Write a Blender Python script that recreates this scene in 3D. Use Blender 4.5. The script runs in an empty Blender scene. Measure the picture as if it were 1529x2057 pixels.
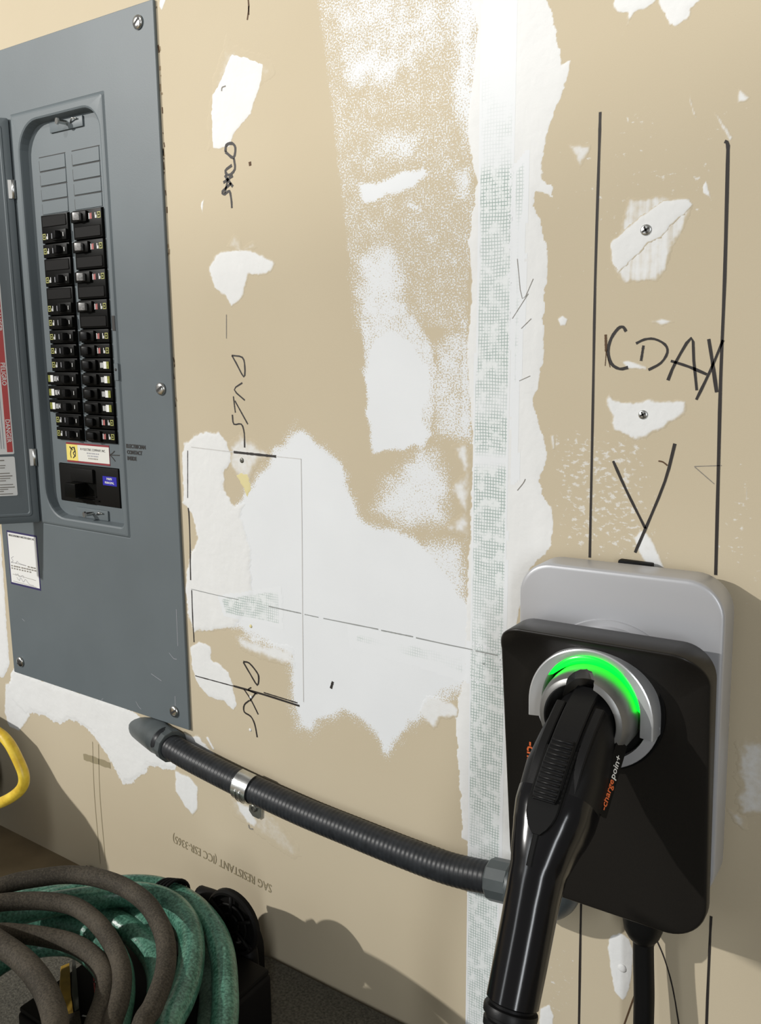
import bpy, bmesh, math, random
import numpy as np
from mathutils import Vector, Matrix

random.seed(7)
S = bpy.context.scene
COL = S.collection

# ------------------------------------------------------------------ camera
# Survey frame in millimetres: X to the right along the wall, Z up from the lens height, d = distance out
# from the wall face.  World (metres): wall face at y = 0, room towards -y, floor at z = 0.
F_PX, CX, CY, DIST, FLOOR = 1750.0, 764.5, 1028.5, 756.0, -788.0
PITCH, YAW, ROLL = -0.184059896, 0.597558243, 0.00652298041


def cam_axes():
    p, y, r = PITCH, YAW, ROLL
    rz = np.array([[math.cos(y), -math.sin(y), 0], [math.sin(y), math.cos(y), 0], [0, 0, 1]])
    rx = np.array([[1, 0, 0], [0, math.cos(p), -math.sin(p)], [0, math.sin(p), math.cos(p)]])
    ry = np.array([[math.cos(r), 0, math.sin(r)], [0, 1, 0], [-math.sin(r), 0, math.cos(r)]])
    return rz @ rx @ ry


AX = cam_axes()
RC = np.stack([AX[:, 0], -AX[:, 2], AX[:, 1]])


def W(X, Z, d=0.0):
    """survey millimetres -> world metres"""
    return Vector((X / 1000.0, -d / 1000.0, (Z - FLOOR) / 1000.0))


def ray(px, py):
    return RC.T @ np.array([(px - CX) / F_PX, (py - CY) / F_PX, 1.0])


def M(px, py, d=0.0):
    """where the sight line through a measured point meets the plane d mm off the wall: (X, Z)"""
    v = ray(px, py)
    return v[0] / v[1] * (DIST - d), v[2] / v[1] * (DIST - d)


def A(px, py, d=0.0):
    X, Z = M(px, py, d)
    return W(X, Z, d)


def H(px, py, Z):
    """the same for a level plane at height Z: (X, d)"""
    v = ray(px, py)
    t = Z / v[2]
    return v[0] * t, DIST - v[1] * t


def pix(X, Z, d=0.0):
    X = np.asarray(X, float); Z = np.asarray(Z, float)
    Y = DIST - d
    c = [RC[i, 0] * X + RC[i, 1] * Y + RC[i, 2] * Z for i in range(3)]
    return CX + F_PX * c[0] / c[2], CY + F_PX * c[1] / c[2]


cd = bpy.data.cameras.new('camera')
cam = bpy.data.objects.new('camera', cd)
COL.objects.link(cam)
cd.sensor_fit = 'HORIZONTAL'
cd.sensor_width = 36.0
cd.lens = F_PX / 1529.0 * 36.0
cd.clip_start = 0.01
cd.clip_end = 50
rot = Matrix((AX[:, 0], AX[:, 2], -AX[:, 1])).transposed()
cam.matrix_world = Matrix.Translation(Vector((0, -DIST / 1000, -FLOOR / 1000))) @ rot.to_4x4()
S.camera = cam

# ------------------------------------------------------------------ world, lamps, exposure
S.view_settings.view_transform = 'Standard'
S.view_settings.look = 'None'
S.view_settings.gamma = 1.0
S.view_settings.use_curve_mapping = False
S.view_settings.exposure = -0.17

wd = bpy.data.worlds.new('room_ambient')
S.world = wd
wd.use_nodes = True
bg = wd.node_tree.nodes['Background']
bg.inputs[0].default_value = (1.0, 0.96, 0.9, 1)
bg.inputs[1].default_value = 0.22


def lamp(name, kind, X, Z, d, power, color, target=None, **kw):
    l = bpy.data.lights.new(name, kind)
    l.energy = power
    l.color = color
    for k, v in kw.items():
        setattr(l, k, v)
    o = bpy.data.objects.new(name, l)
    COL.objects.link(o)
    o.location = W(X, Z, d)
    if target is not None:
        o.rotation_euler = (W(*target) - o.location).to_track_quat('-Z', 'Y').to_euler()
    return o


lamp('bulb_key', 'POINT', -3700, 1700, 3400, 860, (1.0, 0.975, 0.935), shadow_soft_size=0.04)
# two tall strip lights added out of view for grip streaks and fill
lamp('added_strip_one', 'AREA', 1520, 350, 2640, 32, (0.93, 0.97, 1.0), target=(-237, -300, 200), shape='RECTANGLE', size=0.3, size_y=1.7)
lamp('added_strip_two', 'AREA', -1740, 350, 2820, 11, (0.93, 0.97, 1.0), target=(-237, -300, 200), shape='RECTANGLE', size=0.3, size_y=1.7)
lamp('ceiling_spot', 'SPOT', -500, 1720, 1800, 84, (1.0, 0.975, 0.93), target=(-680, 1720 + 900, 0), shadow_soft_size=0.06, spot_size=math.radians(136), spot_blend=0.02)

# ------------------------------------------------------------------ materials
def new_mat(name):
    m = bpy.data.materials.new(name)
    m.use_nodes = True
    nt = m.node_tree
    return m, nt, nt.nodes['Principled BSDF']


def mat(name, col, rough=0.5, metal=0.0, bump=0.0, bscale=300.0, vary=0.0, vscale=20.0, coat=0.0, emit=None, estr=0.0, spec=None):
    m, nt, b = new_mat(name)
    N, L = nt.nodes, nt.links
    c = (col[0], col[1], col[2], 1)
    b.inputs['Base Color'].default_value = c
    b.inputs['Roughness'].default_value = rough
    b.inputs['Metallic'].default_value = metal
    b.inputs['Coat Weight'].default_value = coat
    if spec is not None:
        b.inputs['Specular IOR Level'].default_value = spec
    if emit:
        b.inputs['Emission Color'].default_value = (*emit, 1)
        b.inputs['Emission Strength'].default_value = estr
    tc = N.new('ShaderNodeTexCoord')
    if vary > 0:
        n = N.new('ShaderNodeTexNoise'); n.inputs['Scale'].default_value = vscale; n.inputs['Detail'].default_value = 6
        L.new(tc.outputs['Object'], n.inputs['Vector'])
        r = N.new('ShaderNodeValToRGB')
        r.color_ramp.elements[0].position = 0.3
        r.color_ramp.elements[1].position = 0.7
        r.color_ramp.elements[0].color = (*[max(0, x * (1 - vary)) for x in col], 1)
        r.color_ramp.elements[1].color = (*[min(1, x * (1 + vary)) for x in col], 1)
        L.new(n.outputs['Fac'], r.inputs['Fac'])
        L.new(r.outputs['Color'], b.inputs['Base Color'])
    if bump > 0:
        n = N.new('ShaderNodeTexNoise'); n.inputs['Scale'].default_value = bscale; n.inputs['Detail'].default_value = 3
        L.new(tc.outputs['Object'], n.inputs['Vector'])
        bp = N.new('ShaderNodeBump'); bp.inputs['Strength'].default_value = bump; bp.inputs['Distance'].default_value = 0.001
        L.new(n.outputs['Fac'], bp.inputs['Height'])
        L.new(bp.outputs['Normal'], b.inputs['Normal'])
    return m


def math_node(nt, op, a, b=None, c=None):
    n = nt.nodes.new('ShaderNodeMath'); n.operation = op
    for i, v in enumerate((a, b, c)):
        if v is None: continue
        if isinstance(v, (int, float)): n.inputs[i].default_value = v
        else: nt.links.new(v, n.inputs[i])
    return n.outputs[0]


def noise_node(nt, vec, scale, detail=2.0, rough=0.5):
    n = nt.nodes.new('ShaderNodeTexNoise')
    n.inputs['Scale'].default_value = scale; n.inputs['Detail'].default_value = detail; n.inputs['Roughness'].default_value = rough
    nt.links.new(vec, n.inputs['Vector'])
    return n.outputs['Fac']


def mix_col(nt, fac, a, b):
    n = nt.nodes.new('ShaderNodeMix'); n.data_type = 'RGBA'
    if isinstance(fac, (int, float)): n.inputs[0].default_value = fac
    else: nt.links.new(fac, n.inputs[0])
    for i, v in ((6, a), (7, b)):
        if isinstance(v, tuple): n.inputs[i].default_value = (*v, 1) if len(v) == 3 else v
        else: nt.links.new(v, n.inputs[i])
    return n.outputs[2]


def attr(nt, name):
    n = nt.nodes.new('ShaderNodeAttribute'); n.attribute_name = name
    return n.outputs['Fac']


PAPER = (0.600, 0.522, 0.382)
PAPER2 = (0.550, 0.472, 0.336)
WHITE = (0.79, 0.81, 0.825)
MUD = (0.79, 0.795, 0.785)


def step(nt, val, lo, hi):
    n = nt.nodes.new('ShaderNodeMapRange'); n.interpolation_type = 'SMOOTHSTEP'
    nt.links.new(val, n.inputs[0]); n.inputs[1].default_value = lo; n.inputs[2].default_value = hi
    return n.outputs[0]


def board_nodes(nt):
    """bare paper plus rolled primer, driven by the 'primer' attribute: (vector, colour, primer mask)"""
    tc = nt.nodes.new('ShaderNodeTexCoord')
    v = tc.outputs['Object']
    base = mix_col(nt, noise_node(nt, v, 6.0, 4), PAPER, PAPER2)
    g = noise_node(nt, v, 900.0, 2)
    base = mix_col(nt, math_node(nt, 'MULTIPLY', g, 0.18), base, (0.45, 0.38, 0.26))
    # the roller nap leaves a stipple wherever the coat is thin
    st = noise_node(nt, v, 620.0, 3.0, 0.62)
    cov = attr(nt, 'primer')
    soft = noise_node(nt, v, 60.0, 4.0)
    c2 = math_node(nt, 'ADD', cov, math_node(nt, 'MULTIPLY', math_node(nt, 'SUBTRACT', soft, 0.5), 0.42))
    thr = math_node(nt, 'SUBTRACT', math_node(nt, 'ADD', st, math_node(nt, 'MULTIPLY', c2, 0.60)), 0.79)
    mask = math_node(nt, 'MULTIPLY', step(nt, thr, -0.045, 0.05), step(nt, cov, 0.03, 0.12))
    white = mix_col(nt, noise_node(nt, v, 14.0, 5.0), tuple(x * 0.94 for x in WHITE), tuple(x * 1.03 for x in WHITE))
    return v, mix_col(nt, mask, base, white), mask


def wall_material():
    m, nt, b = new_mat('drywall_paper_with_rolled_primer')
    v, col, mask = board_nodes(nt)
    # stray flecks of compound
    fl = attr(nt, 'fleck')
    sc = nt.nodes.new('ShaderNodeMapping'); sc.inputs['Scale'].default_value = (1.0, 1.0, 1.6)
    nt.links.new(v, sc.inputs['Vector'])
    fn = noise_node(nt, sc.outputs['Vector'], 150.0, 5.0, 0.6)
    fm = math_node(nt, 'MULTIPLY', step(nt, math_node(nt, 'ADD', fn, math_node(nt, 'MULTIPLY', fl, 0.17)), 0.75, 0.84), step(nt, fl, 0.02, 0.1))
    col = mix_col(nt, math_node(nt, 'MULTIPLY', fm, 0.62), col, MUD)
    nt.links.new(col, b.inputs['Base Color'])
    b.inputs['Roughness'].default_value = 0.85
    b.inputs['Specular IOR Level'].default_value = 0.25
    bp = nt.nodes.new('ShaderNodeBump'); bp.inputs['Strength'].default_value = 0.3; bp.inputs['Distance'].default_value = 0.0005
    hh = math_node(nt, 'ADD', math_node(nt, 'MULTIPLY', mask, 0.7), math_node(nt, 'MULTIPLY', noise_node(nt, v, 700.0, 2), 0.4))
    nt.links.new(hh, bp.inputs['Height'])
    nt.links.new(bp.outputs['Normal'], b.inputs['Normal'])
    return m


def mud_material(name='joint_compound', tint=MUD, streak=0.0):
    m, nt, b = new_mat(name)
    v, under, _ = board_nodes(nt)
    cov = attr(nt, 'cover')
    n1 = noise_node(nt, v, 160.0, 4.0)
    c = math_node(nt, 'ADD', cov, math_node(nt, 'MULTIPLY', math_node(nt, 'SUBTRACT', n1, 0.5), 0.5))
    if streak > 0:
        mp = nt.nodes.new('ShaderNodeMapping'); mp.inputs['Scale'].default_value = (1.0, 1.0, 0.06)
        mp.inputs['Rotation'].default_value = (0, math.radians(10), 0)
        nt.links.new(v, mp.inputs['Vector'])
        n2 = noise_node(nt, mp.outputs['Vector'], 160.0, 2.0)
        c = math_node(nt, 'ADD', c, math_node(nt, 'MULTIPLY', math_node(nt, 'SUBTRACT', n2, 0.5), streak))
    k = step(nt, c, 0.08, 0.85)
    t = mix_col(nt, noise_node(nt, v, 25.0, 4.0), tuple(x * 0.94 for x in tint), tuple(min(1, x * 1.04) for x in tint))
    nt.links.new(mix_col(nt, k, under, t), b.inputs['Base Color'])
    b.inputs['Roughness'].default_value = 0.8
    b.inputs['Specular IOR Level'].default_value = 0.25
    bp = nt.nodes.new('ShaderNodeBump'); bp.inputs['Strength'].default_value = 0.4; bp.inputs['Distance'].default_value = 0.0012
    mt = nt.nodes.new('ShaderNodeMapping'); mt.inputs['Scale'].default_value = (1.0, 1.0, 0.25); mt.inputs['Rotation'].default_value = (0, math.radians(25), 0)
    nt.links.new(v, mt.inputs['Vector'])
    nt.links.new(math_node(nt, 'ADD', noise_node(nt, v, 110.0, 4.0), noise_node(nt, mt.outputs['Vector'], 60.0, 3.0)), bp.inputs['Height'])
    nt.links.new(bp.outputs['Normal'], b.inputs['Normal'])
    return m


def tape_material():
    m, nt, b = new_mat('fibreglass_mesh_tape')
    tc = nt.nodes.new('ShaderNodeTexCoord')
    v = tc.outputs['Object']
    sp = nt.nodes.new('ShaderNodeSeparateXYZ'); nt.links.new(v, sp.inputs[0])
    lines = []
    for ax, pitch, amp, ns in ((0, 0.0030, 0.0016, 26.0), (2, 0.0031, 0.0034, 17.0)):
        wob = math_node(nt, 'MULTIPLY', math_node(nt, 'SUBTRACT', noise_node(nt, v, ns, 2), 0.5), amp * 2)
        u = math_node(nt, 'ADD', sp.outputs[ax], wob)
        fr = math_node(nt, 'FRACT', math_node(nt, 'DIVIDE', u, pitch))
        tri = math_node(nt, 'ABSOLUTE', math_node(nt, 'SUBTRACT', fr, 0.5))
        dens = noise_node(nt, v, 90.0, 2)
        lines.append(math_node(nt, 'MULTIPLY', step(nt, tri, 0.33, 0.45), step(nt, dens, 0.32, 0.55)))
    ln = math_node(nt, 'MAXIMUM', lines[0], lines[1])
    cov = attr(nt, 'cover')
    var = step(nt, math_node(nt, 'ADD', noise_node(nt, v, 11.0, 3.0), math_node(nt, 'SUBTRACT', cov, 0.80)), 0.24, 0.72)
    k = math_node(nt, 'MULTIPLY', ln, math_node(nt, 'MULTIPLY', var, 0.82))
    ground = mix_col(nt, math_node(nt, 'MULTIPLY', var, 0.5), WHITE, (0.76, 0.80, 0.775))
    nt.links.new(mix_col(nt, k, ground, (0.22, 0.32, 0.285)), b.inputs['Base Color'])
    b.inputs['Roughness'].default_value = 0.75
    b.inputs['Specular IOR Level'].default_value = 0.25
    bp = nt.nodes.new('ShaderNodeBump'); bp.inputs['Strength'].default_value = 0.25; bp.inputs['Distance'].default_value = 0.0004
    nt.links.new(k, bp.inputs['Height']); bp.invert = True
    nt.links.new(bp.outputs['Normal'], b.inputs['Normal'])
    return m


def hose_material(name, c1, c2, fine=260.0, rough=0.45, spec=0.5, knit=True):
    m, nt, b = new_mat(name)
    tc = nt.nodes.new('ShaderNodeTexCoord'); v = tc.outputs['Object']
    n1 = noise_node(nt, v, fine, 3.0, 0.6)
    n2 = noise_node(nt, v, 18.0, 4.0)
    f = step(nt, math_node(nt, 'ADD', math_node(nt, 'MULTIPLY', n1, 0.6), math_node(nt, 'MULTIPLY', n2, 0.4)), 0.36, 0.66)
    nt.links.new(mix_col(nt, f, c1, c2), b.inputs['Base Color'])
    b.inputs['Roughness'].default_value = rough
    b.inputs['Specular IOR Level'].default_value = spec
    bp = nt.nodes.new('ShaderNodeBump'); bp.inputs['Strength'].default_value = 0.35; bp.inputs['Distance'].default_value = 0.001
    nt.links.new(n1, bp.inputs['Height']); nt.links.new(bp.outputs['Normal'], b.inputs['Normal'])
    return m


MT = {
    'wall': wall_material(), 'mud': mud_material(), 'mud_streak': mud_material('joint_compound_streaky', MUD, 1.6),
    'tape': tape_material(),
    'ink': mat('black_marker', (0.02, 0.016, 0.014), 0.6), 'ink_soft': mat('pencil_grey', (0.24, 0.22, 0.19), 0.8), 'crack': mat('seam_grey', (0.30, 0.31, 0.30), 0.8),
    'ink_faint': mat('pencil_faint', (0.60, 0.59, 0.57), 0.8),
    'ink_brown': mat('brown_stain', (0.10, 0.055, 0.025), 0.8), 'print': mat('olive_print', (0.32, 0.27, 0.165), 0.8),
    'yellow_glue': mat('yellow_glue', (0.72, 0.64, 0.33), 0.6),
    'steel': mat('zinc_steel', (0.62, 0.62, 0.6), 0.25, 1.0, bump=0.1, bscale=200),
    'galv': mat('galvanised_strap', (0.60, 0.61, 0.60), 0.28, 1.0, bump=0.25, bscale=120, vary=0.15, vscale=90),
    'grey': mat('grey_panel_enamel', (0.132, 0.155, 0.166), 0.45, 0.0, spec=0.25, bump=0.05, bscale=900, vary=0.05, vscale=9),
    'grey_in': mat('grey_panel_enamel_inner', (0.132, 0.155, 0.166), 0.45, 0.0, spec=0.25, bump=0.05, bscale=900, vary=0.05, vscale=9),
    'box': mat('dark_enclosure', (0.03, 0.028, 0.026), 0.7),
    'bk_breaker': mat('breaker_phenolic', (0.004, 0.004, 0.0035), 0.4, spec=0.07), 'bk_toggle': mat('breaker_toggle', (0.004, 0.004, 0.004), 0.35, spec=0.16),
    'tog_grey': mat('worn_toggle', (0.20, 0.195, 0.19), 0.35, vary=0.5, vscale=300),
    'tag': mat('yellow_green_tag', (0.34, 0.34, 0.09), 0.5), 'tag_dark': mat('olive_tag', (0.20, 0.21, 0.02), 0.5),
    'white_lab': mat('white_label', (0.80, 0.80, 0.78), 0.55), 'cream_lab': mat('cream_label', (0.72, 0.71, 0.66), 0.55),
    'red_lab': mat('red_label', (0.50, 0.035, 0.03), 0.5), 'dred_lab': mat('dark_red_label', (0.24, 0.012, 0.022), 0.5),
    'pink_txt': mat('red_lettering', (0.55, 0.16, 0.15), 0.6), 'white_txt': mat('white_lettering', (0.75, 0.75, 0.74), 0.6),
    'yellow_lab': mat('yellow_label', (0.80, 0.66, 0.16), 0.5), 'blue_lab': mat('blue_label', (0.014, 0.010, 0.36), 0.45),
    'navy': mat('navy_border', (0.03, 0.025, 0.11), 0.5), 'scrib': mat('pen_grey', (0.35, 0.35, 0.38), 0.8),
    'silver': mat('silver_paint', (0.50, 0.505, 0.525), 0.38, 0.35, bump=0.04, bscale=1500),
    'black_face': mat('satin_black_face', (0.011, 0.0095, 0.008), 0.40, spec=0.36, bump=0.06, bscale=1600),
    'black_matte': mat('matte_black', (0.006, 0.006, 0.006), 0.6, spec=0.12),
    'chrome': mat('brushed_aluminium', (0.72, 0.73, 0.74), 0.26, 0.55),
    'cup': mat('gunmetal_plastic', (0.22, 0.22, 0.215), 0.38, 0.55, bump=0.04, bscale=1200),
    'led': mat('green_led', (0.0, 0.10, 0.0), 0.25, emit=(0.0, 1.0, 0.015), estr=5.5),
    'gloss': mat('gloss_black', (0.005, 0.005, 0.006), 0.16, spec=0.42), 'grip_blk': mat('soft_black', (0.008, 0.008, 0.0085), 0.42, bump=0.05, bscale=900, spec=0.22),
    'orange': mat('orange_print', (0.80, 0.16, 0.04), 0.5), 'rubber_cable': mat('black_cable', (0.005, 0.005, 0.005), 0.45, spec=0.2),
    'conduit': mat('dark_grey_pvc', (0.022, 0.024, 0.027), 0.40, spec=0.28, vary=0.25, vscale=120), 'fitting': mat('grey_pvc', (0.072, 0.085, 0.088), 0.40, vary=0.1, vscale=60),
    'green_hose': hose_material('green_hose_rubber', (0.018, 0.080, 0.052), (0.125, 0.31, 0.225), 340.0, 0.30),
    'green_dull': hose_material('dusty_green_hose_rubber', (0.035, 0.075, 0.052), (0.12, 0.20, 0.145), 300.0, 0.45),
    'brown_hose': hose_material('dusty_grey_hose_rubber', (0.034, 0.029, 0.022), (0.085, 0.072, 0.054), 500.0, 0.75, 0.2),
    'yellow_cord': hose_material('yellow_vinyl', (0.60, 0.38, 0.02), (0.84, 0.62, 0.06), 120.0, 0.4),
    'floor': mat('stained_concrete', (0.25, 0.195, 0.12), 0.85, bump=0.15, bscale=120, vary=0.15, vscale=14, spec=0.2),
    'mat': mat('dark_rubber_mat', (0.085, 0.080, 0.064), 0.8, bump=0.8, bscale=420, vary=0.55, vscale=320),
    'mach': mat('black_machine_plastic', (0.006, 0.0055, 0.0055), 0.55, spec=0.12), 'mach2': mat('charcoal_plastic', (0.007, 0.0065, 0.006), 0.5, spec=0.10),
    'mustard': mat('mustard_plastic', (0.42, 0.26, 0.04), 0.45, vary=0.2, vscale=60), 'oldsteel': mat('dull_steel', (0.16, 0.16, 0.14), 0.4, 0.7),
    'nylon': mat('black_nylon', (0.010, 0.009, 0.008), 0.8, bump=0.4, bscale=300),
    'core': mat('gypsum_core', (0.30, 0.22, 0.13), 0.9, bump=0.6, bscale=200, vary=0.4, vscale=80),
}


# ------------------------------------------------------------------ mesh helpers
def obj(name, verts, faces, m, parent=None, smooth=True, attrs=None, loc=None):
    me = bpy.data.meshes.new(name)
    me.from_pydata([tuple(v) for v in verts], [], [tuple(int(i) for i in f) for f in faces])
    me.update()
    return link(name, me, m, parent, smooth, attrs, loc)


def link(name, me, m, parent=None, smooth=True, attrs=None, loc=None):
    if m is not None and not me.materials:
        me.materials.append(MT[m] if isinstance(m, str) else m)
    if smooth and len(me.polygons):
        me.polygons.foreach_set('use_smooth', [True] * len(me.polygons))
    if attrs:
        for k, vals in attrs.items():
            a = me.attributes.new(k, 'FLOAT', 'POINT')
            a.data.foreach_set('value', np.asarray(vals, np.float32))
    o = bpy.data.objects.new(name, me)
    COL.objects.link(o)
    if loc is not None:
        o.location = loc
    if parent is not None:
        adopt(o, parent)
    return o


def adopt(o, parent):
    o.parent = parent
    o.matrix_parent_inverse = world_of(parent).inverted()


def world_of(o):
    mb = o.matrix_basis.copy()
    if o.parent is None:
        return mb
    return world_of(o.parent) @ o.matrix_parent_inverse @ mb


def thing(name, label, cat, loc, group=None):
    e = bpy.data.objects.new(name, None)
    COL.objects.link(e)
    e.location = loc
    e.empty_display_size = 0.05
    tag(e, label, cat, group)
    return e


def tag(o, label=None, cat=None, group=None, kind=None):
    for k, v in (('label', label), ('category', cat), ('group', group), ('kind', kind)):
        if v: o[k] = v
    return o


def sharp(o, deg=35):
    """shade smooth, but keep the edges sharper than this"""
    me = o.data
    bm = bmesh.new(); bm.from_mesh(me)
    lim = math.radians(deg)
    for e in bm.edges:
        if len(e.link_faces) == 2 and e.calc_face_angle(0) > lim:
            e.smooth = False
        elif len(e.link_faces) != 2:
            e.smooth = False
    bm.to_mesh(me); bm.free()
    return o


def box_data(x0, x1, z0, z1, d0, d1, bev=0.0, seg=2):
    """bevelled block given in survey mm"""
    bm = bmesh.new()
    bmesh.ops.create_cube(bm, size=1.0)
    a, b = W(x0, z0, d0), W(x1, z1, d1)
    for v in bm.verts:
        v.co = Vector(tuple(a[i] + (b[i] - a[i]) * (v.co[i] + 0.5) for i in range(3)))
    bmesh.ops.recalc_face_normals(bm, faces=bm.faces)
    if bev > 0:
        bmesh.ops.bevel(bm, geom=list(bm.edges), offset=bev / 1000, segments=seg, profile=0.6, affect='EDGES')
    return bm


def box(name, x0, x1, z0, z1, d0, d1, m, parent=None, bev=0.6, seg=2, xf=None):
    bm = box_data(x0, x1, z0, z1, d0, d1, bev, seg)
    if xf is not None:
        bmesh.ops.transform(bm, matrix=xf, verts=bm.verts)
    me = bpy.data.meshes.new(name); bm.to_mesh(me); bm.free()
    o = link(name, me, m, parent, True)
    return sharp(o, 40)


def rr(x0, x1, z0, z1, r, n=6):
    """rounded rectangle outline, counter-clockwise; r = one radius or (br, tr, tl, bl)"""
    rs = r if isinstance(r, (tuple, list)) else (r, r, r, r)
    pts = []
    for (cx, cz, sx, sz, a0, q) in ((x1, z0, -1, 1, -90, rs[0]), (x1, z1, -1, -1, 0, rs[1]), (x0, z1, 1, -1, 90, rs[2]), (x0, z0, 1, 1, 180, rs[3])):
        for i in range(n + 1):
            a = math.radians(a0 + 90 * i / n)
            pts.append((cx + sx * q + q * math.cos(a), cz + sz * q + q * math.sin(a)))
    return pts


def loft(rings, cap0=False, cap1=False, closed=True):
    verts, faces = [], []
    n = len(rings[0])
    for r in rings: verts += list(r)
    for k in range(len(rings) - 1):
        for i in range(n if closed else n - 1):
            j = (i + 1) % n
            faces.append((k * n + i, k * n + j, (k + 1) * n + j, (k + 1) * n + i))
    if cap0: faces.append(tuple(range(n))[::-1])
    if cap1: faces.append(tuple(range((len(rings) - 1) * n, len(rings) * n)))
    return verts, faces


def frame_tube(pts, radii, seg=16, caps=True, closed=False, start=None):
    """tube through world points with parallel transported frames"""
    pts = [Vector(p) for p in pts]
    n = len(pts)
    if not hasattr(radii, '__len__'): radii = [radii] * n
    tans = []
    for i in range(n):
        a = pts[(i - 1) % n] if (closed or i > 0) else pts[i]
        b = pts[(i + 1) % n] if (closed or i < n - 1) else pts[i]
        tans.append((b - a).normalized())
    up = Vector(start) if start else (Vector((0, 0, 1)) if abs(tans[0].z) < 0.9 else Vector((0, 1, 0)))
    u = (up - tans[0] * up.dot(tans[0])).normalized()
    rings = []
    for i in range(n):
        t = tans[i]
        u = (u - t * u.dot(t)).normalized()
        w = t.cross(u)
        rings.append([pts[i] + (u * math.cos(a) + w * math.sin(a)) * radii[i] for a in [2 * math.pi * k / seg for k in range(seg)]])
    if closed: rings.append(rings[0])
    return loft(rings, caps and not closed, caps and not closed)


def spline(pts, per=8, closed=False):
    """Catmull-Rom through points"""
    P = [Vector(p) for p in pts]
    out = []
    n = len(P)
    rng = n if closed else n - 1
    for i in range(rng):
        p1, p2 = P[i], P[(i + 1) % n]
        p0 = P[(i - 1) % n] if (closed or i > 0) else p1 * 2 - p2
        p3 = P[(i + 2) % n] if (closed or i < n - 2) else p2 * 2 - p1
        for k in range(per):
            t = k / per
            out.append(0.5 * ((2 * p1) + (p2 - p0) * t + (2 * p0 - 5 * p1 + 4 * p2 - p3) * t * t + (3 * p1 - p0 - 3 * p2 + p3) * t ** 3))
    if not closed: out.append(P[-1])
    return out


def lathe(profile, centre, axis_u, axis_v, axis_w, seg=48, cap0=True, cap1=True):
    rings = []
    for r, h in profile:
        rings.append([centre + axis_w * h + (axis_u * math.cos(a) + axis_v * math.sin(a)) * r for a in [2 * math.pi * k / seg for k in range(seg)]])
    return loft(rings, cap0, cap1)


def join_data(parts):
    V, Fc = [], []
    for v, f in parts:
        b = len(V)
        V += list(v); Fc += [tuple(i + b for i in q) for q in f]
    return V, Fc


UX, UY, UZ = Vector((1, 0, 0)), Vector((0, -1, 0)), Vector((0, 0, 1))


def text_data(s, size, align='LEFT', extrude=0.0, squeeze=1.0, bold=0.0):
    c = bpy.data.curves.new('lettering', 'FONT')
    c.body = s; c.size = size; c.align_x = align; c.extrude = extrude; c.offset = bold; c.resolution_u = 2
    o = bpy.data.objects.new('lettering', c)
    COL.objects.link(o)
    dg = bpy.context.evaluated_depsgraph_get()
    me = bpy.data.meshes.new_from_object(o.evaluated_get(dg))
    v = [Vector((q.co.x * squeeze, q.co.y, q.co.z)) for q in me.vertices]
    f = [tuple(p.vertices) for p in me.polygons]
    bpy.data.objects.remove(o); bpy.data.curves.remove(c); bpy.data.meshes.remove(me)
    return v, f


def text(name, s, size_mm, origin, right, up, m, parent, align='LEFT', squeeze=1.0, lift=0.0003, bold=0.0, slant=0.0):
    """flat lettering lying on a surface; right/up span that surface"""
    v, f = text_data(s, size_mm / 1000.0, align, 0.0, squeeze, bold / 1000)
    right = Vector(right).normalized(); up = Vector(up); up = (up - right * up.dot(right)).normalized()
    nrm = right.cross(up)
    vv = [origin + right * (q.x + slant * q.y) + up * q.y + nrm * lift for q in v]
    return obj(name, vv, f, m, parent, False)


def ribbon_data(pts, widths, nrm):
    """flat stroke along world points"""
    n = len(pts)
    V, Fc = [], []
    for i in range(n):
        t = (pts[min(i + 1, n - 1)] - pts[max(i - 1, 0)]).normalized()
        s = t.cross(nrm).normalized()
        w = widths[i] if hasattr(widths, '__len__') else widths
        V += [pts[i] + s * w / 2, pts[i] - s * w / 2]
        if i: Fc.append((2 * i - 2, 2 * i - 1, 2 * i + 1, 2 * i))
    return V, Fc


# ------------------------------------------------------------------ numpy fields
def vnoise(x, y, seed=0):
    xi = np.floor(x).astype(np.int64); yi = np.floor(y).astype(np.int64)
    fx = x - xi; fy = y - yi
    fx = fx * fx * (3 - 2 * fx); fy = fy * fy * (3 - 2 * fy)

    def h(a, b):
        k = (a * 374761393 + b * 668265263 + seed * 1442695041) & 0x7fffffff
        k = ((k ^ (k >> 13)) * 1274126177) & 0x7fffffff
        return ((k ^ (k >> 16)) & 0xffff) / 65535.0
    return (h(xi, yi) * (1 - fx) + h(xi + 1, yi) * fx) * (1 - fy) + (h(xi, yi + 1) * (1 - fx) + h(xi + 1, yi + 1) * fx) * fy


def fbm(x, y, seed=0, oct=3):
    s, a, t = 0, 1.0, 0
    for k in range(oct):
        s = s + a * vnoise(x * 2 ** k, y * 2 ** k, seed + k * 17); t += a; a *= 0.55
    return s / t - 0.5


def sdpoly(x, y, poly):
    """signed distance to a polygon, positive inside"""
    p = np.asarray(poly, float)
    d2 = np.full(x.shape, 1e18); inside = np.zeros(x.shape, bool)
    n = len(p)
    for i in range(n):
        ax, ay = p[i]; bx, by = p[(i + 1) % n]
        ex, ey = bx - ax, by - ay
        t = np.clip(((x - ax) * ex + (y - ay) * ey) / (ex * ex + ey * ey + 1e-9), 0, 1)
        dx, dy = x - (ax + t * ex), y - (ay + t * ey)
        d2 = np.minimum(d2, dx * dx + dy * dy)
        c = ((ay > y) != (by > y)) & (x < (bx - ax) * (y - ay) / (by - ay + 1e-12) + ax)
        inside ^= c
    d = np.sqrt(d2)
    return np.where(inside, d, -d)


def sstep(v, lo, hi):
    t = np.clip((v - lo) / (hi - lo), 0, 1)
    return t * t * (3 - 2 * t)

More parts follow.
